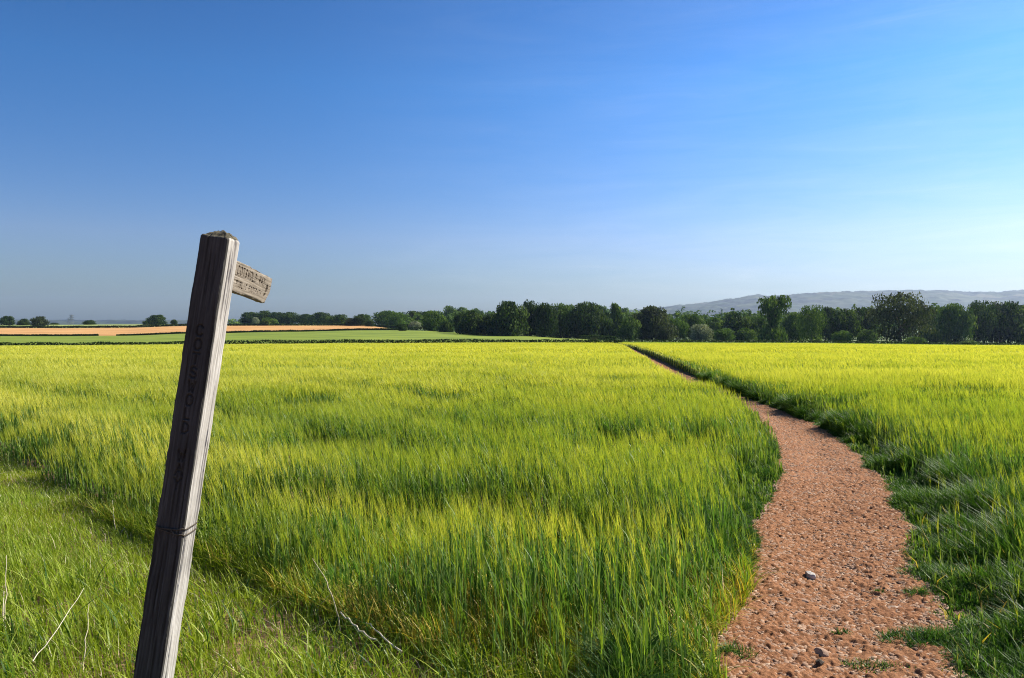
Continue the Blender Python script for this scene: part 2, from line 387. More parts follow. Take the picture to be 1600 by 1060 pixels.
def rock(name, px, py, size, mat, label, seed, flat=.6):
    x, y = hit(px, py); g = random.Random(seed)
    import bmesh
    bm = bmesh.new(); bmesh.ops.create_icosphere(bm, subdivisions=3, radius=1)
    ax = [Vector((g.gauss(0, 1), g.gauss(0, 1), g.gauss(0, 1))).normalized() for _ in range(9)]; cut = [g.uniform(.55, .85) for _ in ax]
    for v in bm.verts:
        p = v.co.copy()
        for a_, c_ in zip(ax, cut):
            dd = p.dot(a_)
            if dd > c_: p -= a_ * (dd - c_)
        p *= 1 + .05 * (g.random() - .5)
        v.co = Vector((p.x * size, p.y * size * .8, p.z * size * flat))
    me = bpy.data.meshes.new(name); bm.to_mesh(me); bm.free(); me.materials.append(mat)
    o = link(name, me, (x, y, float(path_z(x, y)) + size * flat * .22)); o.rotation_euler = (g.uniform(-.2, .2), g.uniform(-.2, .2), g.uniform(0, 6))
    tag(o, label, 'stone', 'loose stones lying on the path'); return o
rock('stone', 1266, 905, .045, M['pale_stone'], 'grey white angular stone lying in the middle of the path', 1, .8)
rock('stone', 1257, 944, .040, M['stone'], 'flat tan stone on the path just below the grey white stone', 2, .35)
rock('stone', 1397, 958, .050, M['stone'], 'wide brown slab at the right side of the path by the grass tongue', 3, .35)
rock('stone', 1284, 1026, .042, M['stone'], 'pale brown stone nearest the camera in the path centre', 4, .5)
rock('stone', 1400, 868, .040, M['stone'], 'reddish stone near the right edge of the path below the dark grass', 5, .6)
rock('stone', 1281, 1042, .026, M['bark'], 'small dark clod just in front of the nearest pale stone', 6, .9)

# ------------------------------------------------------------------ the barley
WIND = np.array([-.42, -.10, 0.])
def scatter(y0, y1, dens, seed, tmax=.78):
    """even density per m2 over the wedge in front of the viewpoint"""
    g = np.random.default_rng(seed)
    area = tmax * (y1 * y1 - y0 * y0); n = int(area * dens)
    y = np.sqrt(g.uniform(y0 * y0, y1 * y1, n)); x = g.uniform(-tmax, tmax, n) * y
    return x, y
S = Soup()
def barley(y0, y1, dens, seed, lod, wk):
    x, y = scatter(y0, y1, dens, seed)
    h, fr, trn, e2 = field(x, y)
    bare = fbm(x * 1.6, y * 1.6, 77)
    # thin, patchy crop where it meets the verge and at the near headland
    thin = np.clip((4.6 - y) / 1.6, 0, 1) * .40 + (1 - e2) * .2
    keep = (h > .05) & (rng.random(len(x)) > thin * (.6 + .9 * (bare > .5))) & (rng.random(len(x)) > .6 * trn) & (rng.random(len(x)) > np.where(x > pR(x, y), .75, .45) * fr)
    x, y, h, fr, trn, bare = (a[keep] for a in (x, y, h, fr, trn, bare)); n = len(x)
    z = zg(x, y); P = np.stack([x, y, z], 1)
    hh = h * np.where(y < 12, rng.triangular(.55, 1.0, 1.15, n), rng.normal(1, .08, n)); gust = fbm(x * .5, y * .22, 50)
    lean = np.stack([WIND[0] * (.10 + .9 * gust), -.02 + .12 * (rng.random(n) - .5), np.zeros(n)], 1) * .5 + rng.normal(0, .085, (n, 3)) * [1, 1, 0]
    lean = lean * np.interp(y, [3, 9, 15], [.55, .8, 1])[:, None]
    eared = (rng.random(n) > fr * .95) & (rng.random(n) < np.interp(y, [3, 9, 14], [.62, .8, 1]))
    rn = np.clip(rng.normal(.5, .25, n), 0, 1)
    stemL = hh * .80
    ed_ = (y - verge(x)) * .72
    ripe_shade = np.clip(.20 + .55 * sstep(7, 22, y) + .85 * np.exp(-((ed_ - .75) / .5) ** 2) * (y > 3.6) - .28 * (1 - sstep(3.5, 6, y)) + .9 * (fbm(x * .7, y * .5, 88) - .5) + .8 * (fbm(x * .035, y * .20, 99, 3) - .5) * sstep(12, 35, y) - .35 * trn, 0, 1)  # ripeness of the ears, with far streaks of shade painted into the same value
    if lod <= 1:
        S.ribbons(P, stemL, .0055 * wk, lean * .5, 2 if lod == 0 else 1, 1, rnd=rn, tip=.6, root=1)
        nl = 3 if lod == 0 else 2
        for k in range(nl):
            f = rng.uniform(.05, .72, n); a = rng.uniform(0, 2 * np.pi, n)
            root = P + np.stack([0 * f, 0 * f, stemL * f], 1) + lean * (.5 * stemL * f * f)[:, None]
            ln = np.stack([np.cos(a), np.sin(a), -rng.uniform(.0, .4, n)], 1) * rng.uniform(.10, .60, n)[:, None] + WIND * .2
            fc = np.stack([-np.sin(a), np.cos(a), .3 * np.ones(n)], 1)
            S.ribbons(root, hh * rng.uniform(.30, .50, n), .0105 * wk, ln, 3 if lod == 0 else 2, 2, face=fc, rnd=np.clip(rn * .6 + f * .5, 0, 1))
    else:
        S.ribbons(P, hh * .85, .010 * wk, lean * .5, 1, 1, rnd=rn, tip=.5, root=1)
    e = np.where(eared)[0]
    top = (P + np.array([0, 0, 1.]) * stemL[:, None] + lean * (.5 * stemL)[:, None])[e]; ne = len(e)
    r2 = np.clip(ripe_shade[e] * .75 + rn[e] * .3 + rng.normal(0, .10, ne), 0, 1)
    upv = np.stack([lean[e, 0] * .8, lean[e, 1], np.ones(ne)], 1); upv /= np.linalg.norm(upv, axis=1)[:, None]
    S.ribbons(top, .065 * np.ones(ne), (.0052, .0085, .012)[lod] * wk, lean[e] * .6, 2 if lod == 0 else 1, 0, up=upv, rnd=r2 * .7, tip=.5, root=.9)
    na = (6, 4, 3)[lod]
    for k in range(na):
        a = rng.uniform(0, 2 * np.pi, ne); sp = rng.uniform(.03, .28, ne)
        ln = np.stack([np.cos(a) * sp, np.sin(a) * sp * .6, 0 * a], 1) + lean[e] * .8 + WIND * .25
        S.ribbons(top + upv * (.02 + .05 * k / na), rng.uniform(.09, .15, ne), (.0022, .0034, .0070)[lod] * wk, ln, 1, 0, up=upv, rnd=np.clip(r2 + .15, 0, 1), tip=.15, root=1)
    if lod == 0 and y0 < 3:                     # yellowing leaves low down in the thin headland
        q = np.where((y < 6.2) & (rng.random(n) < np.interp(y, [3, 6.2], [.8, .08])))[0]
        a = rng.uniform(0, 2 * np.pi, len(q))
        S.ribbons(P[q], rng.uniform(.08, .22, len(q)), .011, np.stack([np.cos(a), np.sin(a), -.3 + 0 * a], 1) * rng.uniform(.3, 1., len(q))[:, None], 2, 3)
barley(2.2, 7, 430, 1, 0, 1.05)
barley(7, 12, 330, 2, 0, 1.3)
barley(12, 22, 210, 3, 1, 1.7)
barley(22, 42, 60, 4, 1, 2.9)
barley(42, 85, 18, 5, 2, 4.5)
barley(85, 201, 5, 6, 2, 8.5)
print('barley verts', S.n)
tag(S.build('barley', [M['awn'], M['bstem'], M['bleaf'], M['dry']]), 'yellow green field of bearded barley on both sides of the path', 'barley crop', kind='stuff')
# closed surface of the far crop, just under the ears
tt = np.linspace(-1.3, 1.3, 900); dd = np.exp(np.linspace(math.log(19), math.log(201), 260))
T, D = np.meshgrid(tt, dd); X = T * D; Y = D
h, fr, trn, e2 = field(X, Y)
Z = zg(X, Y) + h * (.80 * sstep(18, 40, D) + .35 * (1 - sstep(18, 40, D))) - .03 + .05 * (fbm(X * .8, Y * .8, 60) - .5)
F = grid_faces(len(dd), len(tt)); ok = (h.ravel()[F] > .05).all(1); Vc = np.stack([X, Y, Z], -1).reshape(-1, 3)
# skirt: let the outer vertices fall to the ground
tag(link('barley_canopy', mesh_np('barley_canopy', Vc, F[ok], [M['canopy']], smooth=True)), 'dense far part of the barley crop running to the hedges', 'barley crop', kind='stuff')

# ------------------------------------------------------------------ grass
def grassy(x, y, hgt, mat_i, G, wd=.006, lean_k=.5, segs=3, wind=(-.15, -.05, 0), z=None):
    n = len(x); P = np.stack([x, y, zg(x, y) if z is None else z], 1)
    a = rng.uniform(0, 2 * np.pi, n)
    ln = np.stack([np.cos(a), np.sin(a), -rng.uniform(.0, .5, n)], 1) * (rng.random(n) ** 1.2 * lean_k * 1.6)[:, None] + np.array(wind)
    b = a + np.pi / 2 + rng.normal(0, .4, n)
    G.ribbons(P, hgt, wd * rng.uniform(.6, 1.4, n), ln, segs, mat_i, face=np.stack([np.cos(b), np.sin(b), .2 + 0 * b], 1))
G = Soup()
# lower left verge
g = np.random.default_rng(3)
n = 330000; x = g.uniform(-9, 1.6, n); y = g.uniform(1.6, 12, n)
ed = (verge(x) - y) * .72
tuft = fbm(x * 2.2, y * 2.2, 80); mid = fbm(x * .8, y * .8, 81)
ok = (ed > -.15 + .4 * (tuft - .5)) & (np.abs(x) < .80 * y + .5) & (g.random(n) < .7 + .8 * tuft); x, y, ed, tuft, mid = (q[ok] for q in (x, y, ed, tuft, mid))
dip = .62 + .38 * sstep(.05, .9, ed + .4 * (mid - .5))
hg = (.07 + .105 * tuft) * dip * (.85 + .3 * mid) * rng.uniform(.6, 1.25, len(x))
grassy(x, y, hg, 0, G, .0052, .55)
k = rng.random(len(x)) < .035; grassy(x[k], y[k], hg[k] * 1.5, 0, G, .008, .7)
k = rng.random(len(x)) < .012; grassy(x[k], y[k], hg[k] * 1.2, 1, G, .004, .6)
# broader, paler blades in clumps nearest the camera, and flattened dead thatch
cl = fbm(x * 3.1, y * 3.1, 84); k = (cl > .50) & (y < 4.6) & (rng.random(len(x)) < .06); grassy(x[k], y[k], .10 + hg[k], 2, G, .0085, .85, segs=4)
k = (cl > .45) & (y < 5) & (rng.random(len(x)) < .12); grassy(x[k], y[k], .08 + hg[k], 0, G, .0095, 1.0, segs=4)
k = rng.random(len(x)) < .05; grassy(x[k], y[k], .10 + 0 * x[k], 1, G, .0035, 1.6)
tag(G.build('verge_grass', [M['grass'], M['straw'], M['lush']]), 'rough green verge grass around the foot of the leaning post', 'grass', kind='stuff')
# short weeds and yellowing tillers between the thin barley of the headland
G = Soup(); n = 160000; x = rng.uniform(-4.5, 2.0, n); y = rng.uniform(1.9, 6.5, n); ed = (y - verge(x)) * .72
pt = fbm(x * 1.5, y * 1.5, 83); ok = (ed > -.1) & (ed < 2.4) & (x < pL(0, y)) & (rng.random(n) < .25 + pt) & (np.abs(x) < .8 * y + .4); x, y, ed, pt = (q[ok] for q in (x, y, ed, pt))
hg = rng.uniform(.05, .20, len(x)) * (.6 + pt); yl = rng.random(len(x)) < .10 + .35 * sstep(.5, .7, pt) * (y < 4.6)
grassy(x[~yl], y[~yl], hg[~yl], 0, G, .006, .7); grassy(x[yl], y[yl], hg[yl], 1, G, .008, .8)
tag(G.build('undergrowth', [M['grass'], M['dry']]), 'short weeds and yellowing tillers between the thin barley stems', 'weeds', kind='stuff')
# grass fringes along the path
G = Soup(); n = 420000; y = np.exp(rng.uniform(math.log(2.2), math.log(26), n)); side = rng.random(n) < .36
ww = np.where(side, np.interp(y, [3, 12, 26], [.55, .6, .3]), np.interp(y, [3, 8, 12.5, 26], [2.1, 1.4, .45, .15]))
v = rng.random(n) ** 1.15
x = np.where(side, pL(0, y) + .05 - v * ww, pR(0, y) - .05 + v * ww)
tuft = fbm(x * 2.6, y * 2.6, 90); 
ok = (tuft > .40 - v * 1.6) & (rng.random(n) < .45 + tuft * .8) & ((y > verge(x)) | ~side); x, y, v, tuft, side = (q[ok] for q in (x, y, v, tuft, side))
sparse = (y < 4.6) & (rng.random(len(x)) < .45 * (1 - v)); x, y, v, tuft, side = (q[~sparse] for q in (x, y, v, tuft, side))
hg = (.04 + .30 * np.clip(v * 2.2, 0, 1) * (.2 + 1.2 * sstep(.3, .7, tuft)) * .85) * rng.uniform(.6, 1.2, len(x)) * np.where(side, .62, .88)
grassy(x, y, hg, 0, G, .0085 * np.interp(y, [3, 26], [1, 2.2]), .80)
k = (rng.random(len(x)) < .02) & (y < 6); grassy(x[k], y[k], hg[k], 1, G, .007, .8)
tag(G.build('path_edge_grass', [M['lush'], M['dry']]), 'dark lush grass creeping over both edges of the earth path', 'grass', kind='stuff')
# single tufts growing on the trodden path
def tuft_at(px, py, w_, n, hgt, label, ang_=0.):
    cx, cy = hit(px, py); T_ = Soup(); r_ = rng.random(n) ** .7; a = rng.uniform(0, 2 * np.pi, n)
    lx = np.cos(a) * r_ * w_; ly = np.sin(a) * r_ * w_ * .45
    x = cx + lx * math.cos(ang_) - ly * math.sin(ang_); y = cy + lx * math.sin(ang_) + ly * math.cos(ang_)
    grassy(x - cx, y - cy, hgt * rng.uniform(.5, 1.2, n) * (1.1 - .5 * r_), 0, T_, .0055, .9, z=zg(x, y) - float(zg(cx, cy)) + .005)
    o = T_.build('grass_tuft', [M['lush']]); o.location = (cx, cy, float(zg(cx, cy))); tag(o, label, 'grass tuft', 'grass tufts growing on the path')
tuft_at(1462, 1008, .30, 1700, .085, 'broad low grass tuft spreading from the right edge onto the path')
tuft_at(1385, 1050, .20, 420, .045, 'thin line of grass on the path at the bottom edge of the picture', -.3)
tuft_at(1316, 993, .06, 60, .035, 'tiny grass sprout alone in the middle of the path')
tuft_at(1373, 930, .05, 90, .035, 'small green sprig on the right half of the path')
tuft_at(1560, 1045, .22, 1300, .09, 'leafy grass tuft in the bottom right corner on the bare soil')
tuft_at(1140, 1030, .14, 500, .08, 'grass tuft leaning out over the left path edge near the camera')
tuft_at(1440, 935, .13, 500, .07, 'grass clump at the right path edge above the broad low tuft', .2)

# ------------------------------------------------------------------ dead stalks
def stalk(name, pts, r0, r1, label, cat, group, branch=None, wob=.012):
    W_ = []
    for i, (px, py, h) in enumerate(pts):
        x, y = hit(px, py, h); W_.append(Vector((x, y, float(zg(x, y)) + h)))
    o0 = W_[0].copy(); P = []
    for a, b in zip(W_[:-1], W_[1:]):
        for k in range(4): P.append(a.lerp(b, k / 4) - o0 + Vector((random.uniform(-wob, wob), random.uniform(-wob, wob), random.uniform(-wob, wob))) * .5)
    P.append(W_[-1] - o0); n = len(P)
    V, F = tube(P, [r0 + (r1 - r0) * i / (n - 1) for i in range(n)])
    me = mesh_np(name, V, F, [M['straw']], attr={'rnd': np.full(len(V), random.random())}, smooth=True)
    tag(link(name, me, o0), label, cat, group)
gs = 'bleached stems lying in the grass'
stalk('dead_stem', [(628, 1020, .06), (600, 998, .10), (582, 978, .10), (572, 974, .08)], .0045, .003, 'short bleached stem lying right of the longer forked one', 'dead stem', gs)
stalk('dead_stem', [(587, 1002, .08), (560, 985, .11), (545, 968, .12), (532, 957, .13)], .005, .004, 'pale curved dead stem lying low in the dark grass', 'dead stem', gs)
stalk('dead_stem', [(533, 985, .05), (522, 945, .18), (512, 910, .28), (488, 874, .38)], .0042, .0015, 'tall bleached stem rising in front of the barley', 'dead stem', gs)
stalk('dead_stem', [(502, 945, .12), (510, 935, .18), (517, 928, .22)], .002, .0015, 'short side twig beside the tall bleached stem', 'dead stem', gs, wob=.003)
gd = 'dry grass stalks left of the post'
stalk('dry_stalk', [(9, 1000, .02), (9, 930, .2), (10, 868, .38)], .003, .0015, 'dry upright stalk at the left border of the picture', 'dry stalk', gd)
stalk('dry_stalk', [(5, 990, .02), (4, 960, .1), (6, 925, .2)], .003, .002, 'shorter dry stalk at the very left border', 'dry stalk', gd, wob=.004)
stalk('dry_stalk', [(48, 1036, .10), (90, 985, .18), (131, 920, .30)], .0026, .0014, 'long dry stalk slanting up to the right in the verge', 'dry stalk', gd)
stalk('dry_stalk', [(129, 1055, .03), (134, 1000, .16), (139, 945, .28)], .0028, .0014, 'upright dry stalk between the slanting one and the post', 'dry stalk', gd)
stalk('dry_stalk', [(180, 828, .05), (178, 808, .13), (176, 782, .22)], .003, .002, 'white dead stalk at the bare hollow beside the barley edge', 'dry stalk', gd, wob=.004)

# ------------------------------------------------------------------ signpost
FONT = {'C': [[(3.4, 5), (2.6, 6), (1, 6), (0, 4.6), (0, 1.4), (1, 0), (2.6, 0), (3.4, 1)]], 'O': [[(1, 0), (0, 1.5), (0, 4.5), (1, 6), (2.6, 6), (3.6, 4.5), (3.6, 1.5), (2.6, 0), (1, 0)]],
        'T': [[(0, 6), (3.6, 6)], [(1.8, 6), (1.8, 0)]], 'S': [[(3.3, 5.2), (2.4, 6), (1, 6), (.2, 5), (.5, 3.7), (2.9, 2.5), (3.4, 1.2), (2.6, 0), (1, 0), (.1, .9)]],
        'W': [[(0, 6), (.9, 0), (1.9, 4.2), (2.9, 0), (3.8, 6)]], 'L': [[(0, 6), (0, 0), (3.2, 0)]], 'D': [[(0, 0), (0, 6), (1.9, 6), (3.4, 4.5), (3.4, 1.5), (1.9, 0), (0, 0)]],
        'A': [[(0, 0), (1.8, 6), (3.6, 0)], [(.7, 2.2), (2.9, 2.2)]], 'Y': [[(0, 6), (1.8, 3), (3.6, 6)], [(1.8, 3), (1.8, 0)]], 'P': [[(0, 0), (0, 6), (2.4, 6), (3.4, 5), (3.4, 4), (2.4, 3), (0, 3)]],
        'U': [[(0, 6), (0, 1.4), (1, 0), (2.6, 0), (3.6, 1.4), (3.6, 6)]], 'B': [[(0, 0), (0, 6), (2.3, 6), (3.1, 5.2), (3.1, 4), (2.3, 3.2), (0, 3.2)], [(2.3, 3.2), (3.4, 2.2), (3.4, .9), (2.5, 0), (0, 0)]],
        'I': [[(1.8, 0), (1.8, 6)]], 'F': [[(0, 0), (0, 6), (3.3, 6)], [(0, 3.2), (2.6, 3.2)]], 'H': [[(0, 0), (0, 6)], [(3.5, 0), (3.5, 6)], [(0, 3.1), (3.5, 3.1)]]}
def seg_dist(X, Y, segs):
    d = np.full(X.shape, 9.)
    for (ax_, ay), (bx, by) in segs:
        dx, dy = bx - ax_, by - ay; L2 = dx * dx + dy * dy + 1e-12
        t = np.clip(((X - ax_) * dx + (Y - ay) * dy) / L2, 0, 1); d = np.minimum(d, np.hypot(X - ax_ - dx * t, Y - ay - dy * t))
    return d
def word_segs(txt, x0, y0, hgt, wid, adv, vertical=False):
    out_ = []
    for i, ch in enumerate(txt):
        if ch == ' ': continue
        ox, oy = (x0, y0 - i * adv) if vertical else (x0 + i * adv, y0)
        for st in FONT[ch]:
            P_ = [(ox + p[0] / 3.6 * wid, oy + p[1] / 6 * hgt) for p in st]
            out_ += list(zip(P_[:-1], P_[1:]))
    return out_
def plank(a, b, L, nv, per, carve, seed, grain=.0014, ck=1.0, rough_top=.02, endprof=None, rise=0.016, corner=.005):
    """timber along +Z with section a (x) by b (y); carve(xf, z) gives the depth cut into the -y face"""
    q = []; n_ = np.zeros((0, 2))
    def side_pts(p0, p1, nrm):
        m_ = max(2, int(np.hypot(*(np.array(p1) - p0)) / per)); t = (np.arange(m_) + .5) / m_
        return [(np.array(p0) * (1 - k) + np.array(p1) * k, nrm) for k in t]
    c = corner; ha, hb = a / 2, b / 2
    q += side_pts((-ha + c, -hb), (ha - c, -hb), (0, -1)); q += [(np.array((ha - c * .3, -hb + c * .3)), (.7, -.7))]
    q += side_pts((ha, -hb + c), (ha, hb - c), (1, 0)); q += [(np.array((ha - c * .3, hb - c * .3)), (.7, .7))]
    q += side_pts((ha - c, hb), (-ha + c, hb), (0, 1)); q += [(np.array((-ha + c * .3, hb - c * .3)), (-.7, .7))]
    q += side_pts((-ha, hb - c), (-ha, -hb + c), (-1, 0)); q += [(np.array((-ha + c * .3, -hb + c * .3)), (-.7, -.7))]
    P2 = np.array([k[0] for k in q]); N2 = np.array([k[1] for k in q]); nc = len(q)
    s = np.cumsum(np.r_[0, np.hypot(*np.diff(P2, axis=0).T)]); v = np.linspace(0, L, nv)
    Sg, Vg = np.meshgrid(s, v)
    warp = .006 * (fbm(Vg * 5, Sg * 3, seed + 9) - .5)
    g1 = fbm((Sg + warp) * 260, Vg * 7, seed, 3); g2 = fbm((Sg + warp) * 70, Vg * 2.2, seed + 3, 3); g3 = fbm(Sg * 18, Vg * 6, seed + 5, 3)
    crack = np.clip(.40 - fbm((Sg + warp) * 120, Vg * 3.1, seed + 7, 2), 0, 1) * .03
    dep = grain * (1.4 * (1 - g1) + 1.6 * (1 - g2)) + .003 * (1 - g3) + np.minimum(crack, .006) * ck
    # worn arrises
    cd = np.minimum(np.abs(np.abs(P2[:, 0]) - ha), np.abs(np.abs(P2[:, 1]) - hb)) + np.minimum(ha - np.abs(P2[:, 0]), 9) * 0
    near_c = np.exp(-((np.minimum(ha - np.abs(P2[:, 0]), 99) + np.minimum(hb - np.abs(P2[:, 1]), 99)) / .006) ** 2)[None]
    dep = dep + near_c * .005 * np.clip(fbm(Vg * 22, Sg * 9, seed + 13, 3) - .35, 0, 1) * 3 + near_c * .008 * sstep(.60, .72, fbm(Vg * 9, Sg * 3, seed + 15, 2))
    fr_ = (N2[:, 1] == -1)
    cutv = np.zeros_like(dep)
    if carve is not None:
        cc = carve(P2[fr_, 0][None] + 0 * Vg[:, fr_], Vg[:, fr_]); dep[:, fr_] += cc; cutv[:, fr_] = np.clip(cc / .004, 0, 1)
    XY = P2[None] - N2[None] * dep[..., None]
    Zz = Vg.copy()
    if endprof is not None: Zz = Vg * endprof(XY[..., 0]) 
    rows = [np.dstack([XY, Zz[..., None]])]
    tb = .5 * rough_top * (fbm(P2[:, 0] * 60, P2[:, 1] * 60, seed + 21, 3) - .5)
    last = rows[0][-1].copy(); V = [rows[0].reshape(-1, 3)]
    last[:, 2] += 0
    nr = nv
    cen = np.append(last[:, :2].mean(0), last[:, 2].mean())
    for k in range(1, 15):
        f = 1 - k / 14.5; r_ = cen + (last - cen) * f
        r_[:, 2] = last[:, 2] * f + cen[2] * (1 - f) + rise * (1 - f) ** .75 + rough_top * (fbm(r_[:, 0] * 38, r_[:, 1] * 38, seed + 21, 3) - .5) * min(1, k / 3)
        V.append(r_); nr += 1
    V = np.concatenate(V); V[:nv * nc] = V[:nv * nc]
    return V, grid_faces(nr, nc, True), np.r_[cutv.ravel(), np.zeros(len(V) - cutv.size)]
def wood_mat(name, dark, mid, light, front_shade=None, dirt=(.30, .26, .22)):
    m, nt, out = newmat(name)
    oc = nt.nodes.new('ShaderNodeTexCoord').outputs['Object']
    f1 = noise(nt, 1, 6, .65, oc, (150, 150, 5)); f2 = noise(nt, 1, 5, .6, oc, (38, 38, 2.2)); f3 = noise(nt, 9, 4, .6, oc)
    c = ramp(nt, f1, [(.28, dark), (.46, mid), (.68, light)])
    c = mixc(nt, ramp(nt, f2, [(.35, (.75,) * 3), (.6, (0,) * 3)]), c, mid)
    c = mixc(nt, ramp(nt, f3, [(.45, (0,) * 3), (.75, (.55,) * 3)]), c, tuple(k * .55 for k in mid))
    c = mixc(nt, N(nt, 'ShaderNodeAttribute', _attribute_name='cut').outputs['Fac'], c, mixc(nt, 1.0, c, dirt, 'MULTIPLY'))   # dirt lodged in the routed letters
    if front_shade:      # shade of the front face turned from the sun, multiplied into the timber colour
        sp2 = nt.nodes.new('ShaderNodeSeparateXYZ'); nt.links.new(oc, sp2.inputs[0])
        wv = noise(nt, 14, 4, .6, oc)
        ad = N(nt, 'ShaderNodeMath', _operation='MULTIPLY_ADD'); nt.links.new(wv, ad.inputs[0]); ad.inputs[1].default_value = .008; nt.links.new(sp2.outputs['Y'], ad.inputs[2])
        k = N(nt, 'ShaderNodeMapRange'); k.inputs[1].default_value = front_shade[0] + .020; k.inputs[2].default_value = front_shade[0] + .024; k.inputs[3].default_value = 1; k.inputs[4].default_value = 0; nt.links.new(ad.outputs[0], k.inputs[0])
        c = mixc(nt, k.outputs[0], c, mixc(nt, 1, c, front_shade[1], 'MULTIPLY'))
    p = N(nt, 'ShaderNodeBsdfPrincipled', Roughness=.85); p.inputs['Specular IOR Level'].default_value = .2
    nt.links.new(c, p.inputs['Base Color'])
    b = N(nt, 'ShaderNodeBump', Strength=.7, Distance=.002); nt.links.new(f1, b.inputs['Height']); nt.links.new(b.outputs[0], p.inputs['Normal'])
    nt.links.new(p.outputs[0], out.inputs[0]); return m
PA, PB, PLEN = .102, .112, 2.06
def at_px(px, py, d):
    r = ray(px, py); return Vector((r[0] * d / r[1], d, CAM_H + r[2] * d / r[1]))
edge_top = at_px(357, 374, 2.44); edge_low = at_px(252, 1060, 2.41)      # front right arris
wax = (edge_top - edge_low).normalized()
xax = Vector((math.cos(math.radians(-2)), math.sin(math.radians(-2)), 0)); xax = (xax - wax * xax.dot(wax)).normalized(); yax = wax.cross(xax)
base = edge_top - wax * PLEN - xax * (PA / 2) + yax * (PB / 2)
sgn = empty('footpath_signpost', base)
tag(sgn, 'weathered grey timber footpath signpost leaning in the verge grass', 'signpost')
Rm = Matrix((xax, yax, wax)).transposed()
letters = word_segs('COTSWOLD WAY', -.010, 0, .034, .021, .0465, True)
z_first = PLEN - (520 - 372) / 481 * 1.012 - .017
letters = [((a0, a1 + z_first), (b0, b1 + z_first)) for (a0, a1), (b0, b1) in letters]
def carve_post(X, Z):
    d = seg_dist(X, Z, letters); return .0065 * np.clip(1 - d / .0038, 0, 1) ** .6
V, F, CU = plank(PA, PB, PLEN, 900, .0021, carve_post, 3, grain=.0018, ck=1.3, rough_top=.034, rise=.036, corner=.006)
M['moss'] = plain('mossy_end_grain', [(.35, (.05, .045, .03)), (.55, (.12, .105, .07)), (.75, (.26, .23, .17))], 60, .9, .6, bscale=200, bdist=.002)
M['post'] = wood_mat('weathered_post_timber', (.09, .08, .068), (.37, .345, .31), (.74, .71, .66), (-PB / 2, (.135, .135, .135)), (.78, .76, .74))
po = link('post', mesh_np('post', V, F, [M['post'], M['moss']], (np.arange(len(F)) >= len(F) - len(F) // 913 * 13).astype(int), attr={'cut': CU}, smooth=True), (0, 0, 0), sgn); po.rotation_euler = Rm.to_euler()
# arm
AL, AHT, ATH = .50, .116, .032
ang_a = math.radians(6)
yw = (yax * math.cos(ang_a) - xax * math.sin(ang_a)).normalized()
az_ = (yw - wax * yw.dot(wax) - wax * .06).normalized(); ax_x = -(wax - az_ * wax.dot(az_)).normalized(); ay_ = az_.cross(ax_x)      # local z along arm, x down, -y = outer face
Ra = Matrix((ax_x, ay_, az_)).transposed()
asegs = word_segs('COTSWOLD WAY', .035, .008, .030, .020, .0315) + word_segs('PUBLIC FOOTPATH', .045, -.034, .020, .0145, .0235)
def carve_arm(X, Z):
    u_, v_ = Z, -X
    d = seg_dist(u_, v_, asegs); dep = .0045 * np.clip(1 - d / .0031, 0, 1) ** .6
    cx, cy = AL - .055, -.008      # acorn: nut above, cup with a gap below, stalk
    nut = (((u_ - cx) / .0155) ** 2 + ((v_ - cy - .006) / .024) ** 2 < 1) & (v_ > cy - .004)
    cup = (((u_ - cx) / .0185) ** 2 + ((v_ - cy + .008) / .015) ** 2 < 1) & (v_ < cy - .008)
    return dep + .0045 * (nut | cup)
def endp(x): return 1 - .10 * sstep(-.01, .055, x) - .015 * sstep(-.01, -.055, x) * 0
V, F, CU = plank(AHT, ATH, AL, 330, .0017, carve_arm, 33, grain=.0006, ck=.35, rough_top=.004, rise=.004, endprof=endp, corner=.004)
M['arm'] = wood_mat('weathered_arm_timber', (.07, .055, .04), (.20, .165, .125), (.32, .28, .225))
arm_o = xax * (PA / 2 - .004 - ATH / 2) + yax * (PB / 2 - .012) + wax * (PLEN - .112)
ao = link('sign_arm', mesh_np('sign_arm', V, F, [M['arm']], attr={'cut': CU}, smooth=True), arm_o, sgn); ao.rotation_euler = Ra.to_euler()
tag(ao, 'short finger arm carved with words and an acorn')
# wire twisted round the post
wz = PLEN - (835 - 372) / 481 * 1.01
def loop(z0, tilt, off):
    P = []
    for k in range(41):
        a = 2 * math.pi * k / 40; cx = math.copysign(abs(math.cos(a)) ** .35, math.cos(a)) * (PA / 2 + off); cy = math.copysign(abs(math.sin(a)) ** .35, math.sin(a)) * (PB / 2 + off)
        P.append((cx, cy, z0 + tilt * cx + .002 * math.sin(5 * a)))
    return tube(P, [.0022] * 41, 6)
V1, F1 = loop(wz, .05, .0005); V2, F2 = loop(wz - .010, -.16, .0008)
V3, F3 = tube([(.01, -PB / 2 - .003, wz - .004), (.022, -PB / 2 - .004, wz - .016), (.020, -PB / 2 - .008, wz - .026)], [.0022] * 3)
Vw = np.concatenate([V1, V2, V3]); Fw = np.concatenate([F1, F2 + len(V1), F3 + len(V1) + len(V2)])
M['wire'] = plain('rusty_wire', [(.3, (.03, .025, .02)), (.7, (.10, .075, .05))], 40, .7, .3)
wi = link('wire', mesh_np('wire', Vw, Fw, [M['wire']], smooth=True), (0, 0, 0), sgn); wi.rotation_euler = Rm.to_euler()

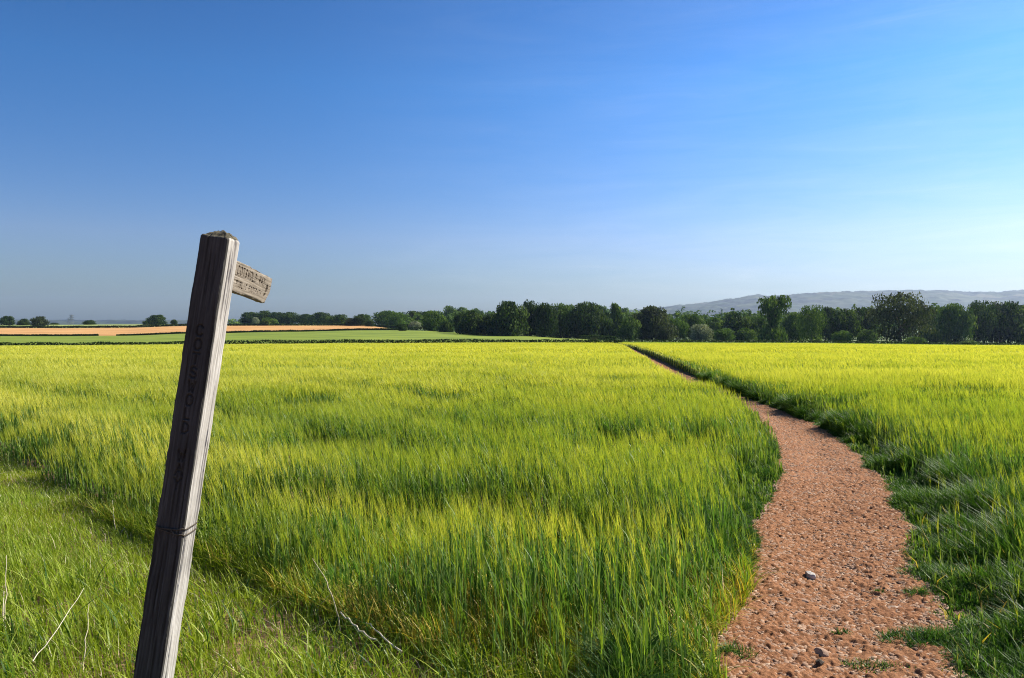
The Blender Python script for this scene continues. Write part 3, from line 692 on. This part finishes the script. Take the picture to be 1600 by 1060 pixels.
# ------------------------------------------------------------------ far fields
def strip(name, ts, d0, d1, mat, lift, nd=16, kind='structure'):
    ts = np.array(ts); tt = np.linspace(ts[0], ts[-1], 160)
    a = np.interp(tt, ts, d0); b = np.interp(tt, ts, d1); k = np.linspace(0, 1, nd)[:, None]
    D = a[None] * (1 - k) + b[None] * k; X = tt[None] * D
    V = np.stack([X, D, zg(X, D) + lift], -1).reshape(-1, 3)
    return tag(link(name, mesh_np(name, V, grid_faces(nd, 160), [mat], smooth=True)), kind=kind)
strip('green_field', [-1.3, -.15, .0, .087, .13], [203, 203, 203, 203, 203], [380, 380, 375, 340, 260], M['far_green'], .25)
strip('ploughed_field', [-1.3, -.43, -.2, -.165, -.148], [381, 381, 381, 381, 400], [549, 549, 549, 470, 402], M['plough'], .27)
strip('pale_field', [-1.3, -.30, -.15, .0], [551, 551, 520, 500], [760, 760, 720, 640], M['far_pale'], .25)

# ------------------------------------------------------------------ hedges, trees
def leafquads(cen, nrm, size, rnd_):
    n = len(cen); a = rng.normal(0, 1, (n, 3)); u = np.cross(nrm, a); u /= np.linalg.norm(u, axis=1)[:, None] + 1e-9; v = np.cross(nrm, u); s = np.broadcast_to(size, n)[:, None]
    q = np.stack([cen - u * s, cen + v * s * .6, cen + u * s, cen - v * s * .6], 1)
    return q.reshape(-1, 3), np.arange(n * 4).reshape(n, 4), np.repeat(rnd_, 4)
def crown_mesh(name, seed, shape, nleaf, leaf):
    """unit tree crown: radius 1 in x/y, height 0..1 ; shape(h)->radius"""
    g = np.random.default_rng(seed); C_ = []; Nn = []; Rn = []
    nl = 60
    for i in range(nl):
        hz = g.uniform(.06, .93) ; rr = shape(hz); a = g.uniform(0, 2 * np.pi); q = math.sqrt(g.random()) * .86
        c = np.array([math.cos(a) * rr * q, math.sin(a) * rr * q, hz]); lr = rr * g.uniform(.26, .42) + .08
        m_ = int(nleaf / nl * (lr / .35) ** 1.3) + 8
        d = g.normal(0, 1, (m_, 3)); d[:, 2] = d[:, 2] + .25; d /= np.linalg.norm(d, axis=1)[:, None]
        rad_ = lr * g.uniform(.55, 1.08, m_)[:, None]
        p_ = c + d * rad_ * [1, 1, .5 if shape is not SH['airy'] else .42]
        C_.append(p_); nn = d + g.normal(0, .55, (m_, 3)); Nn.append(nn / np.linalg.norm(nn, axis=1)[:, None])
        Rn.append(np.clip(g.normal(g.uniform(.25, .75), .2, m_), 0, 1))
    C_ = np.concatenate(C_); Nn = np.concatenate(Nn); Rn = np.concatenate(Rn); C_[:, 2] = np.clip(C_[:, 2], .0, 1.05)
    V, F, R = leafquads(C_, Nn, g.uniform(.7, 1.3, len(C_)) * leaf, Rn)
    # squash leaf height to the unit frame
    return mesh_np(name, V, F, [M['t_mid']], attr={'rnd': R})
SH = {'round': lambda h: (max(0.02, 1 - ((h - .48) / .56) ** 2)) ** .5,
      'dome': lambda h: (max(.02, 1 - (h / 1.02) ** 2.4)) ** .5,
      'tall': lambda h: (.55 + .45 * math.sin(h * 2.6)) * (max(.02, 1 - (h / 1.02) ** 5)) ** .5,
      'spire': lambda h: max(.06, 1.02 - h) ** .6,
      'airy': lambda h: (max(0.02, 1 - ((h - .5) / .55) ** 2)) ** .45,
      'lop': lambda h: (.62 + .38 * math.cos(h * 7)) * (max(.02, 1 - (h / 1.02) ** 6)) ** .5}
PRO = {}
for i, (k, f) in enumerate(SH.items()):
    for j in range(2): PRO[k, j] = crown_mesh('crown', 100 + i * 7 + j, f, 5200 if k != 'airy' else 4200, .050 if k != 'airy' else .036)
def trunk_mesh():
    P = [(0, 0, -.05), (.015, .01, .25), (-.02, .02, .55), (.03, 0, .85)]; V, F = tube(P, [.085, .055, .035, .01], 8); Vs_ = [V]; Fs_ = [F]; n = len(V)
    for a in range(6):
        an = a * 1.05; z0 = .22 + .09 * a; V, F = tube([(0, 0, z0), (.25 * math.cos(an), .25 * math.sin(an), z0 + .12), (.55 * math.cos(an), .55 * math.sin(an), z0 + .2)], [.03, .018, .006], 5)
        Vs_.append(V); Fs_.append(F + n); n += len(V)
    return mesh_np('trunk', np.concatenate(Vs_), np.concatenate(Fs_), [M['bark']], smooth=True)
TRUNK = trunk_mesh()
def tree(name, px, ytop, ybase, wpx, mat, shape, label, cat='tree', group=None, d=None, trunk=True, ext=1.0):
    t = (px - 800) / F_PX
    if d is None:
        ds = np.linspace(215, 760, 1100); yi = HOR + (CAM_H - zg(t * ds, ds)) * F_PX / ds
        k = np.argmax(yi <= ybase) if (yi <= ybase).any() else np.argmin(yi); d = float(ds[k])
    x = t * d; z = float(zg(x, d)); H = (CAM_H + (HOR - ytop) / F_PX * d) - z; W_ = wpx / F_PX * d / 2
    o = empty(name, (x, d, z)); o.rotation_euler.z = random.uniform(0, 6.28)
    tag(o, label, cat, group)
    c = link('crown', PRO[shape, random.randrange(2)], (0, 0, 0), o); c.scale = (W_ * 1.14, W_ * 1.14 * ext, H * .97); c.location.z = -.01 * H
    c.material_slots[0].link = 'OBJECT'; c.material_slots[0].material = M[mat]
    if trunk: tk = link('trunk', TRUNK, (0, 0, 0), o); tk.scale = (W_ * .9, W_ * .9, H * .9)
    return o
gc = 'trees standing on the far crest'; gw = 'trees of the wooded ridge behind the ploughed field'; gb = 'big trees along the far end of the barley field'; gr = 'trees closing the right side of the field'; gh = 'bushes below the tree line'
TL = [
 ('tree', 11, 494, 509, 18, 't_dark', 'round', 'small round tree on the crest, leftmost in the picture', gc),
 ('tree', 37, 498, 509, 16, 't_dark', 'dome', 'low tree on the crest between two darker ones at far left', gc),
 ('tree', 62, 494, 511, 24, 't_brown', 'dome', 'broad bushy tree at far left standing forward at the dark hedge', gc),
 ('bush', 85, 504.5, 508, 12, 't_dark', 'dome', 'very low bush just right of the broad far left tree', gc),
 ('bush', 140, 500.5, 508, 17, 't_dark', 'dome', 'low dome shaped bush alone on the crest near the pylons', gc),
 ('bush', 230, 501, 508, 14, 't_dark', 'dome', 'small lump of bush against the left foot of the lone dome tree', gc),
 ('tree', 245, 492, 508, 27, 't_dark', 'dome', 'lone dome shaped tree on the crest left of the signpost', gc),
 ('bush', 272, 499.5, 507.5, 9, 't_dark', 'round', 'small bush on the crest just left of the signpost', gc),
 ('tree', 392, 488, 506, 27, 't_dark', 'round', 'leftmost tree of the wood seen just right of the signpost', gw),
 ('tree', 412, 485, 505, 30, 't_dark', 'dome', 'tallest tree at the left end of the wooded ridge', gw),
 ('tree', 433, 488, 506, 26, 't_dark', 'round', 'second large tree from the left end of the wooded ridge', gw),
 ('tree', 452, 487, 506, 32, 't_dark', 'dome', 'broad dark tree below the tip of the sign arm', gw),
 ('tree', 477, 491, 507, 26, 't_dark', 'round', 'lower tree in the dip of the wooded ridge', gw),
 ('tree', 501, 488, 507, 38, 't_dark', 'dome', 'wide dark dome tree midway along the wooded ridge', gw),
 ('tree', 530, 491, 509, 34, 't_dark', 'dome', 'rounded tree at the right end of the wooded ridge', gw),
 ('bush', 399, 496, 509, 10, 't_pale', 'round', 'small pale hawthorn in front of the wooded ridge', gh),
 ('bush', 421, 496, 509.5, 25, 't_mid', 'dome', 'green bush standing before the wooded ridge', gh),
 ('tree', 551, 497, 510, 24, 't_brown', 'dome', 'low brownish tree after the gap at the end of the ridge', gw),
 ('tree', 563, 491, 510, 18, 't_dark', 'tall', 'slim dark tree of a pair between the two woods', gw),
 ('tree', 573, 491, 509, 14, 't_mid', 'tall', 'slim green tree of a pair between the two woods', gw),
 ('bush', 577, 501, 511, 14, 't_dark', 'round', 'dark bush at the foot of the slim pair of trees', gh),
 ('tree', 604, 486, 511, 38, 't_mid', 'round', 'green round tree at the left start of the middle wood', gw),
 ('tree', 622, 489, 513, 26, 't_bright', 'round', 'light green tree beside the green round tree of the middle wood', gw),
 ('tree', 648, 486, 512, 38, 't_dark', 'dome', 'dark tree in the middle wood behind the pale bush', gw),
 ('tree', 668, 487, 512, 34, 't_dark', 'round', 'dark tree left behind the single round field tree', gw),
 ('bush', 628, 506, 518, 14, 't_dark', 'round', 'dark bush at the pointed right end of the ploughed field', gh),
 ('bush', 649, 501, 516, 19, 't_pale', 'dome', 'pale blossoming bush right of the ploughed field', gh),
 ('tree', 677, 486, 518, 34, 't_mid', 'round', 'single round mid green tree at the head of the green field', gw),
 ('bush', 697, 502, 520, 22, 't_dark', 'dome', 'dark bush beside the single round field tree', gh),
 ('tree', 719, 488, 522, 18, 't_dark', 'tall', 'narrow dark tree at the left edge of the big tree mass', gb),
 ('tree', 737, 484, 524, 38, 't_dark', 'dome', 'low broad dark tree at the left of the big tree mass', gb),
 ('tree', 765, 490, 525, 36, 't_dark', 'dome', 'dark tree in the dip left of the tallest group', gb),
 ('tree', 797, 469, 526, 56, 't_dark', 'dome', 'huge dark domed tree, tallest left of the picture centre', gb),
 ('tree', 828, 469.5, 526, 34, 't_dark', 'tall', 'dark tree joined to the right flank of the huge domed one', gb),
 ('tree', 852, 474, 528, 32, 't_dark', 'round', 'dark tree right of the tallest dark group', gb),
 ('tree', 876, 475, 529, 42, 't_mid', 'round', 'green topped tree left of the dark rounded one', gb),
 ('tree', 918, 473, 530, 50, 't_dark', 'round', 'dark rounded tree standing forward left of the path end', gb),
 ('tree', 961, 472, 530, 36, 't_mid', 'spire', 'pointed tree directly above the far end of the path', gb),
 ('tree', 943, 489, 530, 28, 't_mid', 'tall', 'lower green tree left under the pointed one', gb),
 ('tree', 985, 494, 531, 32, 't_mid', 'dome', 'low green tree right of the pointed one', gb),
 ('tree', 1018, 478, 531, 60, 't_brown', 'dome', 'broad bronze tinted tree right of the path end', gb),
 ('bush', 1040, 508, 532, 26, 't_brown', 'dome', 'brownish bush at the right foot of the broad bronze tree', gh),
 ('tree', 1058, 498, 531, 30, 't_bright', 'tall', 'light green small tree right of the broad bronze tree', gb),
 ('tree', 1080, 491, 531, 34, 't_mid', 'round', 'mid green tree behind the pale round bush', gb),
 ('bush', 1096, 507, 533, 30, 't_pale', 'round', 'round pale flowering bush in front of the tree line', gh),
 ('tree', 1118, 495, 531, 36, 't_mid', 'dome', 'bushy tree right of the pale flowering bush', gr),
 ('bush', 1132, 512, 533, 26, 't_bright', 'dome', 'light green bush between pale bush and dark tree', gh),
 ('tree', 1150, 487, 532, 44, 't_dark', 'dome', 'dark domed tree left of the tall lopsided one', gr),
 ('bush', 1166, 512, 533, 30, 't_mid', 'dome', 'grey green bush in front of the dark domed tree', gh),
 ('tree', 1184, 494, 532, 34, 't_mid', 'round', 'mid green tree tucked left of the tall lopsided one', gr),
 ('tree', 1210, 463, 534, 50, 't_mid', 'lop', 'tall lopsided tree standing out against the blue hills', gr),
 ('tree', 1238, 488, 533, 34, 't_mid', 'dome', 'low tree between the tall lopsided tree and its neighbour', gr),
 ('tree', 1268, 478, 535, 42, 't_mid', 'airy', 'rounded tree with a visible trunk right of the lopsided tree', gr),
 ('tree', 1290, 480, 533, 28, 't_dark', 'tall', 'slim dark tree behind the one with the visible trunk', gr),
 ('tree', 1320, 481, 534, 44, 't_dark', 'dome', 'dark wide tree left of the airy giant', gr),
 ('tree', 1350, 481, 534, 40, 't_dark', 'round', 'dark tree partly behind the airy giant on its left', gr),
 ('bush', 1316, 516, 536, 26, 't_bright', 'dome', 'grey green bush in front of the dark wide tree', gh),
 ('bush', 1356, 515, 535, 28, 't_mid', 'dome', 'low bush at the left foot of the airy giant', gh),
 ('tree', 1405, 457, 537, 80, 't_brown', 'airy', 'airy giant tree, the broadest on the right side', gr),
 ('bush', 1430, 526, 538.5, 26, 't_bright', 'dome', 'bright green low bush at the foot of the airy giant', gh),
 ('tree', 1462, 478, 535, 48, 't_mid', 'dome', 'tree touching the right side of the airy giant', gr),
 ('tree', 1492, 475, 536, 46, 't_mid', 'round', 'light topped tree, third from the right edge of the wood', gr),
 ('tree', 1528, 471, 536, 48, 't_dark', 'airy', 'dark bristly tree rising near the right edge', gr),
 ('tree', 1563, 472, 536, 56, 't_dark', 'round', 'dark tree next to last at the right edge', gr),
 ('bush', 1514, 532, 540, 22, 't_mid', 'dome', 'flat bush at the foot of the right hand wood', gh),
 ('tree', 1600, 474, 536, 50, 't_mid', 'dome', 'tree cut by the right edge of the picture', gr),
 ('tree', 1660, 470, 537, 64, 't_dark', 'dome', 'tree just outside the right edge of the picture', gr),
 ('tree', 1730, 476, 537, 64, 't_mid', 'round', 'second tree outside the right edge of the picture', gr),
 ('bush', 928, 528, 534, 12, 't_brown', 'dome', 'small brownish shrub at the hedge left of the path end', gh),
 ('bush', 1070, 530, 536, 18, 't_dark', 'dome', 'tiny dark shrub at the edge of the barley below the green small tree', gh),
]
for nm, px, yt, yb, wp, mt, sh, lb, gp_ in TL:
    tree(nm, px, yt, yb, wp, mt, sh, lb, 'bush' if nm == 'bush' else 'tree', gp_, trunk=True)
# trees standing farther back, fading in the haze
for px, yt, wp, dd_, lb in ((703, 477, 26, 720, 'pale hazy tree behind, left one of three'), (722, 479, 30, 740, 'pale hazy tree behind, middle one of three'), (744, 481, 26, 730, 'pale hazy tree behind, right one of three'),
                        (892, 476, 26, 700, 'hazy domed tree showing between two dark trees left of centre'), (941, 477, 24, 650, 'hazy light tree behind the pointed tree'), (975, 480, 22, 700, 'hazy tree just right behind the pointed tree')):
    tree('tree', px, yt, 515, wp, 't_mid', 'dome', lb, 'tree', 'hazy trees farther back', d=dd_)

# masses of wood behind: nobody could count their trees
def wood_mass(name, segs, label, mat, leaf, nper, thick):
    Cc, Nn, Rn = [], [], []
    for (px0, y0, px1, y1, d) in segs:
        L_ = abs(px1 - px0) / F_PX * d; nb = max(3, int(L_ / (9 * d / 500)))
        for i in range(nb):
            k = (i + random.random()) / nb; px = px0 + (px1 - px0) * k; t = (px - 800) / F_PX; dd_ = d + random.uniform(0, thick); x = t * dd_; z = float(zg(x, dd_))
            yt = y0 + (y1 - y0) * k + random.uniform(-1, 3.5); H = max(4, CAM_H + (HOR - yt) / F_PX * dd_ - z); R_ = random.uniform(5.5, 9.5) * d / 500
            n_ = nper; dv = rng.normal(0, 1, (n_, 3)); dv[:, 2] = np.abs(dv[:, 2]) * 1.3 - .4; dv /= np.linalg.norm(dv, axis=1)[:, None]
            lump = 1 + .22 * np.sin(dv[:, :1] * 7 + i) * np.cos(dv[:, 2:] * 8 + i * 2)
            p_ = np.array([x, dd_, z]) + dv * rng.uniform(.8, 1.0, (n_, 1)) * lump * [R_, R_, 1] * np.array([1, 1, 0]) + np.stack([0 * dv[:, 0], 0 * dv[:, 0], np.clip((dv[:, 2] + .4) / 1.4, 0, 1) ** .8 * H * lump[:, 0] * .96], 1)
            Cc.append(p_); nn = dv + rng.normal(0, .5, (n_, 3)); Nn.append(nn / np.linalg.norm(nn, axis=1)[:, None]); Rn.append(np.clip(rng.normal(random.uniform(.3, .7), .2, n_), 0, 1))
    V, F, R = leafquads(np.concatenate(Cc), np.concatenate(Nn), leaf, np.concatenate(Rn))
    tag(link(name, mesh_np(name, V, F, [M[mat]], attr={'rnd': R})), label, 'woodland', kind='stuff')
wood_mass('woodland', [(585, 490, 720, 488, 560), (700, 492, 1000, 484, 440), (985, 490, 1180, 494, 400), (1120, 488, 1330, 487, 420), (1300, 483, 1460, 484, 400), (1440, 480, 1820, 474, 400)],
          'dense green woodland filling the gaps behind the nearer trees', 't_mid', 1.0, 420, 60)
wood_mass('far_woodland', [(960, 484, 1230, 487, 1100), (1000, 489, 1400, 490, 900), (350, 499, 400, 500, 1000), (640, 492, 780, 487, 900)],
          'hazy blue green woodland in the middle distance below the hills', 't_mid', 2.2, 300, 150)

def hedge(name, ts, ds, hgt, wid, label, mat, n_per_m=9, leaf=.22, group=None, cat='hedge'):
    ts = np.array(ts); ds = np.array(ds); L_ = float(np.sum(np.hypot(np.diff(ts * ds), np.diff(ds)))); n = int(L_ * n_per_m)
    k = rng.random(n); s_ = np.cumsum(np.r_[0, np.hypot(np.diff(ts * ds), np.diff(ds))]); t = np.interp(k * s_[-1], s_, ts); d = np.interp(k * s_[-1], s_, ds); x = t * d
    hl = hgt * (.8 + .45 * fbm(x * .22, d * 0 + 4, 70, 3)); dv = rng.uniform(-1, 1, n); z = rng.uniform(0, 1, n) ** .7
    P = np.stack([x, d + dv * wid * .5 * np.sqrt(1 - z * .7), zg(x, d) + z * hl], 1); o0 = np.array([x.mean(), d.mean(), float(zg(x.mean(), d.mean()))])
    nn = rng.normal(0, 1, (n, 3)); nn[:, 2] += .4; nn /= np.linalg.norm(nn, axis=1)[:, None]
    V, F, R = leafquads(P - o0, nn, leaf * rng.uniform(.6, 1.4, n), np.clip(rng.normal(.4, .25, n), 0, 1))
    tag(link(name, mesh_np(name, V, F, [M[mat]], attr={'rnd': R}), tuple(o0)), label, cat, group)
gH = 'field hedges'
hedge('hedge', [-.95, -.3, .0, .15], [204, 204, 205, 206], 1.25, 1.4, 'low dark hedge along the far end of the barley left of the path', 't_dark', 70, .22, gH)
hedge('hedge', [-1.0, -.56], [380, 380], 1.0, 1.5, 'thin dark hedge under the ploughed field, left of its gap', 't_dark', 90, .32, gH)
hedge('hedge', [-.535, -.3, -.15, -.145], [380, 380, 380, 395], 1.0, 1.5, 'thin dark hedge under the ploughed field, right of its gap', 't_dark', 90, .32, gH)
hedge('hedge', [-1.0, -.43, -.2, -.15], [550, 550, 550, 500], 1.7, 2, 'dark hedge between ploughed field and pale crest field', 't_dark', 50, .4, gH)
hedge('hedge', [-.15, .0, .087, .14], [385, 378, 344, 270], 1.8, 2.5, 'dark hedge foot below the big trees left of centre', 't_dark', 40, .3, gH)
hedge('hedge', [.14, .4, .8], [240, 245, 250], .9, 2.2, 'low rough hedge bank below the trees right of the path', 't_dark', 50, .25, gH)
G = Soup(); n = 60000; t = rng.uniform(.10, .9, n); d = rng.uniform(203, 238, n); x = t * d
G.ribbons(np.stack([x, d, zg(x, d)], 1), rng.uniform(.15, .5, n), .22, np.stack([rng.normal(0, .3, n), rng.normal(0, .3, n), 0 * x], 1), 1, 0)
tag(G.build('rough_grass', [M['grass']]), 'strip of rough grass between the barley and the right hand trees', 'grass', kind='stuff')

# ------------------------------------------------------------------ pylons on the horizon
M['steel'] = plain('galvanised_steel', [(.3, (.18, .19, .2)), (.7, (.3, .31, .32))], 2, .6, 0)
def pylon(px, ytop, d, w_, label):
    t = (px - 800) / F_PX; x = t * d; z = float(zg(x, d)); H = CAM_H + (HOR - ytop) / F_PX * d - z
    o = empty('electricity_pylon', (x, d, z)); tag(o, label, 'pylon', 'pylons on the horizon')
    Vs_, Fs_, n = [], [], 0
    def bar(a, b, r):
        nonlocal n
        V, F = tube([a, b], [r, r], 4); Vs_.append(V); Fs_.append(F + n); n += len(V)
    for sx_ in (-1, 1):
        for sy2 in (-1, 1): bar((sx_ * w_, sy2 * w_, 0), (sx_ * w_ * .25, sy2 * w_ * .25, H), .35)
    for k in range(7):
        z0, z1 = H * k / 7, H * (k + 1) / 7; w0 = w_ * (1 - .75 * k / 7); w1 = w_ * (1 - .75 * (k + 1) / 7)
        bar((-w0, -w0, z0), (w1, -w1, z1), .18); bar((w0, -w0, z0), (-w1, -w1, z1), .18)
    link('tower', mesh_np('tower', np.concatenate(Vs_), np.concatenate(Fs_), [M['steel']]), (0, 0, 0), o)
    for zz in (.74, .86, .97):
        Vs_, Fs_, n = [], [], 0; bar((-w_ * 1.5, 0, H * zz), (w_ * 1.5, 0, H * zz), .35); bar((-w_ * 1.5, 0, H * zz), (0, 0, H * (zz + .03)), .2); bar((w_ * 1.5, 0, H * zz), (0, 0, H * (zz + .03)), .2)
        link('crossarm', mesh_np('crossarm', np.concatenate(Vs_), np.concatenate(Fs_), [M['steel']]), (0, 0, 0), o)
pylon(112, 492, 1300, 3.2, 'taller of two faint pylons on the horizon left of the post')
pylon(107.5, 498, 2100, 3.2, 'shorter fainter pylon just left of the taller one')

# ------------------------------------------------------------------ hills and haze
hx = np.array([-2500, -400, 300, 600, 900, 980, 1040, 1075, 1100, 1150, 1182, 1195, 1230, 1300, 1400, 1480, 1520, 1560, 1600, 1680, 1900, 2400, 4000])
hy = np.array([501, 501, 501.5, 500, 498, 487, 480, 477, 474.5, 467, 461.5, 463.5, 462, 458, 455, 455, 458, 457.5, 454.5, 456, 462, 475, 490])
tt = np.linspace(-2.2, 2.4, 2400); dd = np.linspace(4300, 7400, 110); T, D = np.meshgrid(tt, dd)
px = 800 + F_PX * T; ry = np.interp(px, hx, hy); Hr = CAM_H + (HOR - ry) / F_PX * 6500 + 34
k = sstep(4300, 6500, D) ** .8 * (1 - .5 * sstep(6600, 7400, D))
X = T * D; Zh = -34 - 6 + (Hr + 6) * k + 34 * (fbm(X / 420, D / 420, 91) - .5) * sstep(4400, 5200, D) * (1 - sstep(6000, 6450, D)) * np.clip(Hr / 200, .1, 1) \
    + 30 * (fbm(X / 60, D / 60, 92, 3) - .5) * sstep(4500, 5500, D)
m, nt, out = newmat('hill_country')
v = N(nt, 'ShaderNodeTexVoronoi', Scale=.0055); gp = nt.nodes.new('ShaderNodeNewGeometry').outputs['Position']
nt.links.new(gp, v.inputs['Vector']); sv = nt.nodes.new('ShaderNodeSeparateColor'); nt.links.new(v.outputs['Color'], sv.inputs[0])
c = ramp(nt, sv.outputs[0], [(0, (.015, .03, .01)), (.35, (.03, .045, .014)), (.6, (.06, .07, .026)), (.8, (.022, .036, .012)), (1, (.10, .09, .05))])
wd = ramp(nt, noise(nt, .0035, 6, .6), [(.48, (0,) * 3), (.54, (1,) * 3)])
c = mixc(nt, wd, c, (.006, .012, .006))
p = N(nt, 'ShaderNodeBsdfPrincipled', Roughness=.95); nt.links.new(c, p.inputs['Base Color']); nt.links.new(p.outputs[0], out.inputs[0])
tag(link('hills', mesh_np('hills', np.stack([X, D, Zh], -1).reshape(-1, 3), grid_faces(len(dd), len(tt)), [m], smooth=True)), kind='structure')

m = bpy.data.materials.new('haze'); m.use_nodes = True; nt = m.node_tree; nt.nodes.clear()
out = nt.nodes.new('ShaderNodeOutputMaterial'); pv = nt.nodes.new('ShaderNodeVolumePrincipled')
pv.inputs['Color'].default_value = (.52, .70, 1.0, 1); pv.inputs['Density'].default_value = .00005; pv.inputs['Anisotropy'].default_value = .35
nt.links.new(pv.outputs[0], out.inputs['Volume'])
x0, x1, y0, y1, z0, z1 = -20000, 20000, -9500, 9900, -60, 340
Vb = np.array([(x, y, z) for x in (x0, x1) for y in (y0, y1) for z in (z0, z1)]); Fb = np.array([(0, 1, 3, 2), (4, 6, 7, 5), (0, 4, 5, 1), (2, 3, 7, 6), (0, 2, 6, 4), (1, 5, 7, 3)])
tag(link('haze', mesh_np('haze', Vb, Fb, [m])), kind='stuff')
print('objects', len(bpy.data.objects))
